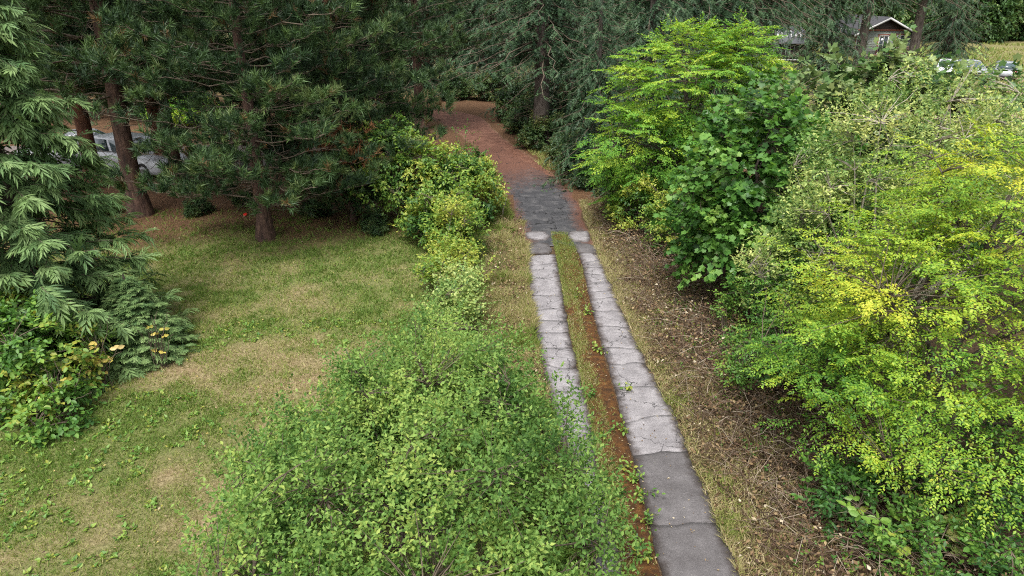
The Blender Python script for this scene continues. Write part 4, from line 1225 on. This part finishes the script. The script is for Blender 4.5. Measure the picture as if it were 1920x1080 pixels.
# seedlings rooted in the middle strip: things one can count
seed_pts = [(1110, 745), (1175, 732), (1128, 820), (1176, 815), (1190, 905), (1165, 880), (1205, 930), (1150, 945), (1215, 985), (1190, 1010), (1098, 590), (1082, 560), (1118, 660), (1195, 1050), (1218, 1048)]
for k, (px, py) in enumerate(seed_pts):
    gg = rs(300 + k)
    b = G(px, py)
    o = thing('weed', ['broad leaved weed in the middle strip where it passes the bush top', 'weed at the right strip edge level with the bush shoulder', 'weed in the middle strip beside the bush',
                       'weed on the moss edge touching the pale slab', 'weed beside the dark slab end', 'weed on dry grass left of the moss', 'weed spreading onto the dark grey slab', 'weed at the bush side of the moss', 'leafy weed low on the moss beside the dark slab',
                       'weed at the moss edge near the bottom', 'small weed in the narrow far part of the middle strip', 'smallest weed farthest up the middle strip', 'weed halfway along the middle strip', 'weed at the bottom edge of the photo beside the bush', 'weed at the bottom edge of the photo beside the slab'][k],
              'weed', (b[0], b[1], .01), group='weeds in the middle strip')
    st, cr = MB(), MB()
    n = 6
    P0 = np.zeros((n, 3)); E = np.c_[gg.normal(size=(n, 2)) * .11, gg.uniform(.06, .22, n)]
    tubes(st, bez(P0, UP + gg.normal(size=(n, 3)) * .4, E, 4), np.linspace(.004, .002, 4)[None] * np.ones((n, 1)), 3)
    sprays(cr, P0, E, np.linalg.norm(E, axis=1), 6, .07, OVAL, gg.uniform(.5, .9, n), gg, 'round', 0, .1, .9)
    link('stem', st.mesh('stem', MATS['twig_dark']), o)
    link('leaves', cr.mesh('leaves', M_BRAMBLE), o)
print('grass', time.time() - T0)

# ------------------------------------------------------------------ needle litter on the lane
mb = MB()
x = np.where(g.random(22000) < .35, g.uniform(-2, 3, 22000), g.uniform(-14, 3, 22000)); y = g.uniform(20, 36, 22000)
k = (litter(x, y) > .5) & (np.abs(x) > .0)
x, y = x[k], y[k]; n = len(x)
ins = np.minimum(x - xat(AL, np.clip(y, 17, 34)), xat(AR, np.clip(y, 17, 34)) - x)
k = ins < .55 * g.random(n) ** 2
x, y = x[k], y[k]; n = len(x)
place(mb, TRI, np.stack([x, y, gz(x, y) * (y < 26) + .02], -1), g.normal(size=(n, 3)) * np.array([1, 1, .25]), UP + g.normal(size=(n, 3)) * .6, g.uniform(.05, .13, n), np.clip(g.normal(.25, .15, n), 0, 1))
link('needle_litter', mb.mesh('needle_litter', M_RUST), label='rusty fallen needles under the pines', cat='needle litter', kind='stuff')
# grass patch on the inside of the lane bend and far green
mb = MB()
n = 14000
x = g.uniform(-.6, 2.4, n); y = g.uniform(28, 42, n)
k = (x > np.interp(y, [28, 31, 35, 40], [2.0, 1.1, .6, -.2])) & (fbm(x, y, 1, 4) > .42)
x, y = x[k], y[k]; n = len(x)
blades(mb, x, y, g.uniform(.08, .2, n), g.normal(.5, .15, n), g, .7, z=np.zeros(n), wmul=2.2)
link('lane_grass', mb.mesh('lane_grass', M_GRASS), label='yellow green grass on the right of the brown lane', cat='grass', kind='stuff')
mb = MB()
n = 40000
x = g.uniform(12, 95, n); y = g.uniform(38, 106, n)
k = fbm(x, y, 5, 46) > .36
x, y = x[k], y[k]; n = len(x)
blades(mb, x, y, g.uniform(.2, .5, n), g.normal(.44, .15, n), g, .5, z=np.zeros(n), wmul=3.2)
link('meadow_grass', mb.mesh('meadow_grass', M_GRASS), label='tall pale meadow grass beyond the shrubs on the right', cat='grass', kind='stuff')
dirt = link('dirt_track', ribbon('dirt_track', [(20, 34), (30, 46), (38, 56), (46, 63), (70, 66)], [5, 6, 7, 6, 6], .006, rough_mat('dirt', [(.14, .10, .065), (.22, .16, .105), (.30, .23, .15)], 3, 40, .03), wob=.8, seed=31), kind='structure')

# ------------------------------------------------------------------ far woods on the right
FARP = []
for k in range(3):
    o = broadleaf('far_tree', 'x', 'tree', (0, 0), [(0, 0, 6.5, 3.2, 3.2, 5.0), (1.6, .5, 4.2, 2.4, 2.4, 3.0), (-1.6, -.4, 3.6, 2.4, 2.4, 2.8), (0, -1.0, 1.6, 2.6, 2.2, 1.6)],
                  400, 4, 6, .45, KITE, (M_FARLEAF, M_LIME, M_FARLEAF)[k] if k != 1 else M_MAPLE2, 140 + k, trunk_r=.22, n_limb=10, splen=.9, out_w=.6, up_w=.1, rnd_w=.6, tint=(.1, .5), tpatch=.5, low=-.9)
    FARP.append(o)
fused = [0, 0, 0]
pts = []
for k in range(17):
    pts.append((40 + k * 4.6 + (k % 3) * 1.1, 108 + (k * 37 % 11), (0, 2, 0, 1)[k % 4]))
for k in range(12):
    pts.append((30 + k * 7.5, 124 + (k * 29 % 9), (2, 0)[k % 2]))
for k in range(9):
    pts.append((-30 + k * 7.6, 102 + (k * 53 % 12), (0, 2)[k % 2]))
for k, (x, y, j) in enumerate(pts):
    o = copy_tree(FARP[j]) if fused[j] else FARP[j]
    fused[j] = 1
    o.location = (x, y, 0); o.rotation_euler[2] = k * 2.1
    s = 1.0 + .12 * (k % 4); o.scale = (s, s, s * 1.15)
    if k < 29:
        o['group'] = 'trees in the wood beyond the meadow'
        o['label'] = 'paler green tree in the wood edge beyond the meadow' if j == 1 else 'dark green leafy tree in the wood beyond the meadow'
    else:
        o['group'] = 'trees far behind the firs'; o['label'] = 'leafy tree far behind the firs at the top of the photo'
# bright shrubs glimpsed behind the gravel lot
for k, (px, d) in enumerate(((372, 39.5), (330, 40.5), (690, 47))):
    broadleaf('sunny_shrub', ['bright yellow green shrub seen through the pines right of the white car', 'bright shrub seen just above the white car', 'bright shrub beyond the trees left of the lane'][k], 'shrub', (XD(px, d), d),
              [(XD(px, d), d, .8, 1.6, 1.0, 1.0)], 120, 4, 7, .16, OVAL, M_LIME, 160 + k, stems=5, trunk_r=.02, n_limb=6, splen=.4, tint=(.35, .5), group='bright shrubs behind the pines')
print('far', time.time() - T0)

# dead rusty needles on the pine beside the vine mound
rp = [o for o in bpy.data.objects if o.get('label', '').startswith('dark pine with low sweeping')][0]
mb = MB()
g = rs(77)
for (px, py, d, n) in ((622, 262, 21.6, 60), (668, 290, 21.8, 50), (640, 240, 21.8, 25)):
    z = CAM_H - d * math.tan(PITCH + math.atan((py - 540) / FPX))
    c = np.array([XD(px, d, z), d, z])
    loc = np.array(rp.location)
    s = rp.scale[0]; a = rp.rotation_euler[2]
    P = (c - loc + g.normal(size=(n, 3)) * np.array([.28, .3, .2])) / s
    ca, sa = math.cos(-a), math.sin(-a)
    P = np.stack([P[:, 0] * ca - P[:, 1] * sa, P[:, 0] * sa + P[:, 1] * ca, P[:, 2]], -1)
    place(mb, TUFT, P, g.normal(size=(n, 3)) - UP * .3, g.normal(size=(n, 3)), g.uniform(.2, .34, n), np.clip(g.normal(.6, .2, n), 0, 1))
    tubes(mb, bez(P, np.ones((n, 3)) * UP, P * .55 + np.array([0, 0, .45]) * P[:, 2:3], 4), np.full((n, 4), .006), 3, .1)
link('dead_needles', mb.mesh('dead_needles', M_RUST), rp, label='rust brown dead needles on the lower boughs')

# ------------------------------------------------------------------ house beyond the firs
M_SIDING = rough_mat('siding', [(.18, .21, .18), (.22, .25, .22), (.26, .29, .26)], 3, 30, .003)
M_TRIM = plain_mat('white_trim', (.38, .38, .37), .5)
M_REDTRIM = plain_mat('red_brown_trim', (.20, .07, .045), .7)
M_DARKWOOD = plain_mat('dark_wood', (.035, .025, .022), .8)
M_ROOF = rough_mat('shingle', [(.03, .03, .033), (.045, .045, .05), (.065, .065, .07)], 6, 40, .01)
M_METAL = plain_mat('metal_roof', (.05, .053, .06), .7, 0)
M_GLASS = plain_mat('window_glass', (.03, .04, .045), .06, 0, .05)
M_DECK = plain_mat('deck_wood', (.13, .065, .05), .8, 0, .2)
M_RED = plain_mat('red_plastic', (.62, .025, .015), .45)
HY = 83.0
hx = lambda px: XD(px, HY, 2.0)
x0, x1 = hx(1606), hx(1708)
house = thing('house', 'grey green house with gable roof and white windows behind the firs', 'house', ((x0 + x1) / 2, HY, 0))
W2 = (x1 - x0) / 2
def part(name, fn, mat, par, smooth=False, **kw):
    mb = MB(); fn(mb)
    return link(name, mb.mesh(name, mat, smooth), par, **kw)
def wallf(mb):
    mb.box((-W2, 0, 0), (W2, 9, 2.95))
    mb.add([(-W2, 0, 2.95), (W2, 0, 2.95), (0, 0, 4.15), (-W2, 9, 2.95), (W2, 9, 2.95), (0, 9, 4.15)], [[(0, 1, 2), (5, 4, 3)]])
wall = part('wall', wallf, M_SIDING, house)
for k in range(11):
    part('siding_board', lambda mb: mb.quad_box([(-W2, -.012, .3 + k * .24), (W2, -.012, .3 + k * .24), (W2, -.03, .3 + k * .24 + .02), (-W2, -.03, .3 + k * .24 + .02)], .02), M_SIDING, wall)
part('gable_panel', lambda mb: mb.add([(-W2 * .96, -.05, 3.05), (W2 * .96, -.05, 3.05), (0, -.05, 4.1), (-W2 * .96, .0, 3.05), (W2 * .96, .0, 3.05), (0, .0, 4.1)], [[(0, 1, 2), (5, 4, 3)], [(0, 3, 4, 1), (1, 4, 5, 2), (2, 5, 3, 0)]]), M_DARKWOOD, house)
part('gable_trim', lambda mb: mb.box((-W2, -.09, 2.86), (W2, -.052, 3.04)), M_REDTRIM, house)
def roof_half(s):
    return lambda mb: mb.quad_box([(s * (W2 + .6), -.7, 2.55), (s * (W2 + .6), 9.6, 2.55), (0, 9.6, 4.32), (0, -.7, 4.32)][::s], .14)
for s in (1, -1):
    rf = part('roof_slope', roof_half(s), M_ROOF, house)
    part('barge_board', lambda mb: mb.quad_box([(s * (W2 + .62), -.74, 2.50), (0, -.74, 4.27), (0, -.74, 4.06), (s * (W2 + .62), -.74, 2.27)][::s], -.035), M_TRIM, rf)
def window(par, xa, xb, za, zb, y=-.05, mull=1):
    w = part('window', lambda mb: [mb.box((xa - .09, y - .05, zb), (xb + .09, y, zb + .1)), mb.box((xa - .09, y - .05, za - .1), (xb + .09, y, za)), mb.box((xa - .09, y - .05, za), (xa, y, zb)), mb.box((xb, y - .05, za), (xb + .09, y, zb))] +
             [mb.box((xa + (xb - xa) * (q + 1) / (mull + 1) - .03, y - .045, za), (xa + (xb - xa) * (q + 1) / (mull + 1) + .03, y - .005, zb)) for q in range(mull)], M_TRIM, par)
    part('pane', lambda mb: mb.box((xa, y - .02, za), (xb, y - .008, zb)), M_GLASS, w)
    part('frame_surround', lambda mb: [mb.box((xa - .22, y - .015, zb + .1), (xb + .22, y + .005, zb + .24)), mb.box((xa - .22, y - .015, za - .1), (xa - .09, y + .005, zb + .1))], M_REDTRIM, w)
cx = (x0 + x1) / 2
window(house, hx(1607) - cx, hx(1619) - cx, .9, 2.25)
window(house, hx(1649) - cx, hx(1664) - cx, .55, 2.3)
window(house, hx(1681) - cx, hx(1694) - cx, 1.15, 2.35)
deck = thing('deck', 'low wooden deck with brown railing in front of the house', 'deck', (cx, HY - 1.4, 0))
for k in range(9):
    part('deck_board', lambda mb: mb.box((-W2 + .3, -1.1 + k * .27, .42), (W2 + .8, -1.1 + k * .27 + .25, .47)), M_DECK, deck)
part('deck_skirt', lambda mb: mb.box((-W2 + .3, -1.08, 0), (W2 + .8, 1.25, .418)), M_DARKWOOD, deck)
for z in (.62, 1.35):
    part('rail', lambda mb: mb.box((hx(1660) - cx, -1.1, z), (W2 + .2, -1.03, z + .08)), M_DECK, deck)
nb = 22
for k in range(nb):
    xx = hx(1660) - cx + (W2 + .18 - hx(1660) + cx) * k / (nb - 1)
    part('baluster', lambda mb: mb.box((xx - .02, -1.085, .70), (xx + .02, -1.045, 1.35)), M_DECK, deck)
porch = thing('porch', 'small porch with white posts at the right end of the house', 'porch', (x1 + .75, HY + .2, 0))
part('porch_roof', lambda mb: mb.quad_box([(-.7, -.4, 2.3), (1.0, -.4, 1.95), (1.0, 4, 1.95), (-.7, 4, 2.3)], .12), M_METAL, porch)
for y in (0, 3.4):
    part('post', lambda mb: mb.box((.72, y, 0), (.86, y + .14, 1.88)), M_TRIM, porch)
part('porch_floor', lambda mb: mb.box((-.7, -.3, 0), (.95, 3.9, .3)), M_DECK, porch)
def adirondack(x, y, rz, label):
    o = thing('red_chair', label, 'chair', (x, y, .47), rz, 'red chairs on the deck')
    part('seat', lambda mb: mb.quad_box([(-.28, -.3, .40), (.28, -.3, .40), (.28, .22, .28), (-.28, .22, .28)], .04), M_RED, o)
    for k in range(5):
        part('back_slat', lambda mb: mb.quad_box([(-.28 + k * .115, .2, .26), (-.18 + k * .115, .2, .26), (-.18 + k * .125, .52, 1.02 + .06 * (2 - abs(k - 2))), (-.28 + k * .108, .52, 1.02 + .06 * (2 - abs(k - 2)))], .025), M_RED, o)
    for s in (-1, 1):
        part('arm_rest', lambda mb: mb.box((s * .36 - .07, -.34, .56), (s * .36 + .07, .36, .59)), M_RED, o)
        part('leg', lambda mb: mb.box((s * .33 - .03, -.3, 0), (s * .33 + .03, -.2, .56)), M_RED, o)
        part('leg', lambda mb: mb.box((s * .33 - .03, .2, 0), (s * .33 + .03, .3, .56)), M_RED, o)
adirondack(hx(1667), HY - 1.0, .2, 'red slatted chair on the deck by the glass door')
# the low wing left of the dark fir
wx0, wx1 = XD(1446, 78), XD(1515, 78)
wing = thing('house_wing', 'low dark wing with grey metal roof and pale skylight strips', 'building', ((wx0 + wx1) / 2, 78, 0))
ww = (wx1 - wx0) / 2
part('wall', lambda mb: mb.box((-ww, 0, 0), (ww, 6, 1.95)), M_DARKWOOD, wing)
rf = part('roof', lambda mb: mb.quad_box([(-ww - .3, -.5, 1.95), (ww + .3, -.5, 1.95), (ww + .3, 4.6, 3.5), (-ww - .3, 4.6, 3.5)], .1), M_METAL, wing)
sl = (3.5 - 1.95) / 5.1
for k in range(7):
    xa = -ww + .25 + k * .47
    part('skylight_strip', lambda mb: mb.quad_box([(xa, 1.2, 1.95 + 1.7 * sl + .035), (xa + .17, 1.2, 1.95 + 1.7 * sl + .035), (xa + .55, 2.9, 1.95 + 3.4 * sl + .035), (xa + .38, 2.9, 1.95 + 3.4 * sl + .035)], .03), M_TRIM, rf)
for k in range(6):
    part('post', lambda mb: mb.box((-ww + k * .42, -.12, .35), (-ww + k * .42 + .09, -.02, 1.8)), M_SIDING, wing)
part('sill_beam', lambda mb: mb.box((-ww - .1, -.16, .22), (ww, -.01, .34)), M_TRIM, wing)

# ------------------------------------------------------------------ cars
M_TYRE = plain_mat('tyre', (.02, .02, .02), .85)
M_RIM = plain_mat('rim', (.42, .42, .44), .35, .8)
M_CGLASS = plain_mat('car_glass', (.05, .075, .08), .05, 0, .05)
M_LAMP = plain_mat('lamp_lens', (.65, .66, .68), .1)
M_TAIL = plain_mat('tail_lens', (.30, .02, .02), .2)
M_BLACKP = plain_mat('black_plastic', (.025, .025, .027), .6)
def car(label, loc, rz, paint, group, style='hatch', L=4.3, Wd=1.78, H=1.5):
    """x forward; body lofted from a side profile with a rounded plan, separate panes, lamps, wheels"""
    o = thing('parked_car', label, 'car', (loc[0], loc[1], 0), rz, group)
    h2 = Wd / 2
    xs = np.array([-.5, -.485, -.44, -.3, -.1, .1, .25, .38, .46, .492, .5]) * L
    zt = np.array([.62, .80, .90, .93, .93, .93, .92, .84, .74, .62, .5]) * (H / 1.5)
    if style == 'suv': zt = np.array([.7, .92, 1.0, 1.02, 1.02, 1.02, 1.0, .95, .88, .74, .55]) * (H / 1.7)
    zb = np.array([.42, .30, .24, .2, .2, .2, .2, .2, .22, .28, .38])
    hw = np.array([.80, .90, .96, 1, 1, 1, 1, .98, .92, .84, .72]) * h2
    prof = np.array([(1, 0), (1.0, .35), (1.0, .6), (.97, .86), (.90, .97), (.78, 1.0)])
    V = []
    for x, t, b, w in zip(xs, zt, zb, hw):
        ring = [(x, w * a * (.94 if k == 0 else 1), b + (t - b) * f) for k, (a, f) in enumerate(prof)]
        ring += [(x, -p[1], p[2]) for p in ring[::-1]]
        V.append(ring)
    V = np.array(V); n, k = V.shape[:2]
    i = np.arange(n * k).reshape(n, k)
    F = np.stack([i[:-1], np.roll(i[:-1], -1, 1), np.roll(i[1:], -1, 1), i[1:]], -1).reshape(-1, 4)
    F2 = [i[0][None], i[-1][::-1][None]]
    mb = MB(); mb.add(V.reshape(-1, 3), [F[:, ::-1]] + F2)
    body = link('body', mb.mesh('body', paint, True), o)
    zr = H
    zs = zt[4] - .02
    # cabin: glass core with roof and pillars
    if style == 'hatch': xb0, xr0, xr1, xb1 = -.44 * L, -.36 * L, .03 * L, .24 * L
    elif style == 'suv': xb0, xr0, xr1, xb1 = -.47 * L, -.43 * L, .04 * L, .21 * L
    else: xb0, xr0, xr1, xb1 = -.38 * L, -.2 * L, .02 * L, .24 * L
    wb, wr = h2 * .93, h2 * .74
    C = np.array([(xb0, -wb, zs), (xb1, -wb * .94, zs), (xb1, wb * .94, zs), (xb0, wb, zs), (xr0, -wr, zr - .05), (xr1, -wr, zr - .05), (xr1, wr, zr - .05), (xr0, wr, zr - .05)])
    def pane(name, q, sh=.07):
        P = C[list(q)]; c = P.mean(0)
        P = c + (P - c) * (1 - sh * 2)
        nn = np.cross(P[1] - P[0], P[3] - P[0]); nn = nn / np.linalg.norm(nn)
        part(name, lambda mb: mb.quad_box(P + nn * .012, .01), M_CGLASS, body)
    part('cabin', lambda mb: mb.add(C, [[(0, 1, 5, 4), (1, 2, 6, 5), (2, 3, 7, 6), (3, 0, 4, 7)]]), paint, o)
    part('roof', lambda mb: mb.add(np.vstack([C[4:] * 1, np.array([(xr0 + .12, -wr * .8, zr), (xr1 - .15, -wr * .8, zr), (xr1 - .15, wr * .8, zr), (xr0 + .12, wr * .8, zr)])]), [[(0, 1, 5, 4), (1, 2, 6, 5), (2, 3, 7, 6), (3, 0, 4, 7), (4, 5, 6, 7)]]), paint, o)
    pane('windscreen', (1, 2, 6, 5)); pane('rear_window', (3, 0, 4, 7))
    for q in ((0, 1, 5, 4), (2, 3, 7, 6)):
        P = C[list(q)]
        for a, b in ((.05, .47), (.53, .95)):
            B0, B1 = P[0] + (P[1] - P[0]) * a, P[0] + (P[1] - P[0]) * b
            T0_, T1_ = P[3] + (P[2] - P[3]) * a, P[3] + (P[2] - P[3]) * b
            Q = np.array([B0 + (T0_ - B0) * .08, B1 + (T1_ - B1) * .08, B1 + (T1_ - B1) * .9, B0 + (T0_ - B0) * .9])
            nn = np.cross(Q[1] - Q[0], Q[3] - Q[0]); nn = nn / np.linalg.norm(nn)
            part('side_window', lambda mb: mb.quad_box(Q + nn * .012, .01), M_CGLASS, body)
    for s in (-1, 1):
        part('headlight', lambda mb: mb.quad_box([(.462 * L, s * h2 * .88, .62), (.50 * L + .01, s * h2 * .5, .56), (.497 * L + .005, s * h2 * .5, .70), (.455 * L, s * h2 * .88, .76)][::s], .03), M_LAMP, body)
        part('tail_light', lambda mb: mb.box((-.497 * L - .015, s * h2 * .72 - .11, .68), (-.47 * L, s * h2 * .72 + .11, .86)), M_TAIL, body)
        part('mirror', lambda mb: mb.box((.17 * L, s * (h2 + .07) - .08, zs), (.17 * L + .09, s * (h2 + .07) + .08, zs + .14)), M_BLACKP, body)
        for xw in (.31 * L, -.31 * L):
            a = np.arange(20) / 20 * 6.283
            r = .325
            prof2 = [(-.10, r * .9), (-.10, r), (.10, r), (.10, r * .9), (.09, r * .64)]
            VV = np.array([[(xw + rr * math.cos(t), s * (h2 - .09) + s * yy, r + rr * math.sin(t)) for t in a] for yy, rr in prof2])
            ii = np.arange(100).reshape(5, 20)
            FF = np.stack([ii[:-1], np.roll(ii[:-1], -1, 1), np.roll(ii[1:], -1, 1), ii[1:]], -1).reshape(-1, 4)
            mbt = MB(); mbt.add(VV.reshape(-1, 3), [FF])
            wh = link('wheel', mbt.mesh('wheel', M_TYRE), o)
            VR = np.array([(xw, s * (h2 + .0), r)] + [(xw + rr * math.cos(t), s * (h2 - .02), r + rr * math.sin(t)) for t in a for rr in (r * .66 * (1 if int(t * 3.2) % 2 else .92),)])
            mbr = MB(); mbr.add(VR, [[(0, 1 + q, 1 + (q + 1) % 20) for q in range(20)]])
            link('rim', mbr.mesh('rim', M_RIM), wh)
    part('front_bumper', lambda mb: mb.box((.485 * L, -h2 * .7, .30), (.505 * L, h2 * .7, .46)), M_BLACKP, body)
    part('rear_bumper', lambda mb: mb.box((-.507 * L, -h2 * .8, .34), (-.49 * L, h2 * .8, .5)), M_BLACKP, body)
    part('grille', lambda mb: mb.box((.496 * L, -h2 * .42, .5), (.504 * L, h2 * .42, .62)), M_BLACKP, body)
    return o
M_PWHITE = plain_mat('white_paint', (.5, .51, .53), .3, 0, .03, coat=.6)
M_PSILV = plain_mat('silver_paint', (.26, .275, .295), .35, .2, .03, coat=.6)
gc, gf = 'white cars on the gravel lot', 'cars parked by the meadow'
c = G(262, 322)
car('white car on the gravel lot seen between the two pine trunks', (c[0], c[1]), R(-24), M_PWHITE, gc, 'hatch', 4.2)
c = G(150, 322)
car('white car farther left on the lot, half hidden by the cedar', (c[0] - .6, c[1] + .9), R(-158), M_PWHITE, gc, 'sedan', 4.5)
c = G(1828, 147)
car('silver car facing the camera by the meadow, windscreen showing', (c[0], c[1] + 1), R(-95), M_PSILV, gf, 'sedan', 4.4, 1.78, 1.42)
c = G(1892, 151)
car('pale silver car seen from behind at the right edge', (c[0], c[1] + 1), R(62), M_PSILV, gf, 'hatch', 4.1, 1.75, 1.5)
c = G(1784, 148)
car('white car mostly hidden by shrubs, leftmost by the meadow', (c[0], c[1] + 1), R(-120), M_PWHITE, gf, 'sedan', 4.4)

# ------------------------------------------------------------------ small things
b = G(941, 408)
post = thing('leaning_stake', 'pale grey broken stake leaning by the vine mound', 'stake', (b[0], b[1], 0))
mb = MB(); tubes(mb, np.array([[(0, 0, -.05), (.05, .05, .3), (.16, .12, .62)]]), np.array([[.03, .028, .022]]), 6)
link('stake', mb.mesh('stake', M_TWIG), post)
b = G(460, 404)
mb = MB()
a = np.arange(18) / 18 * 6.283
rings = [(.062, .008), (.07, .0), (.073, .007), (.068, .016), (.04, .02), (.001, .021)]
VV = np.array([[(r * math.cos(t), r * math.sin(t), z) for t in a] for r, z in rings])
ii = np.arange(108).reshape(6, 18)
mb.add(VV.reshape(-1, 3), [np.stack([ii[:-1], np.roll(ii[:-1], -1, 1), np.roll(ii[1:], -1, 1), ii[1:]], -1).reshape(-1, 4)])
d = link('red_disc', mb.mesh('red_disc', M_RED, True), None, (b[0], b[1], .03), 0, 'small red disc lying at the back of the lawn under the pines', 'disc')
d.rotation_euler[0] = R(20)
tris = 0
seen = set()
for o in bpy.data.objects:
    if o.type == 'MESH' and o.data.name not in seen:
        seen.add(o.data.name); tris += len(o.data.loops) - 2 * len(o.data.polygons)
print('done', time.time() - T0, 'triangles', tris, 'objects', len(bpy.data.objects))
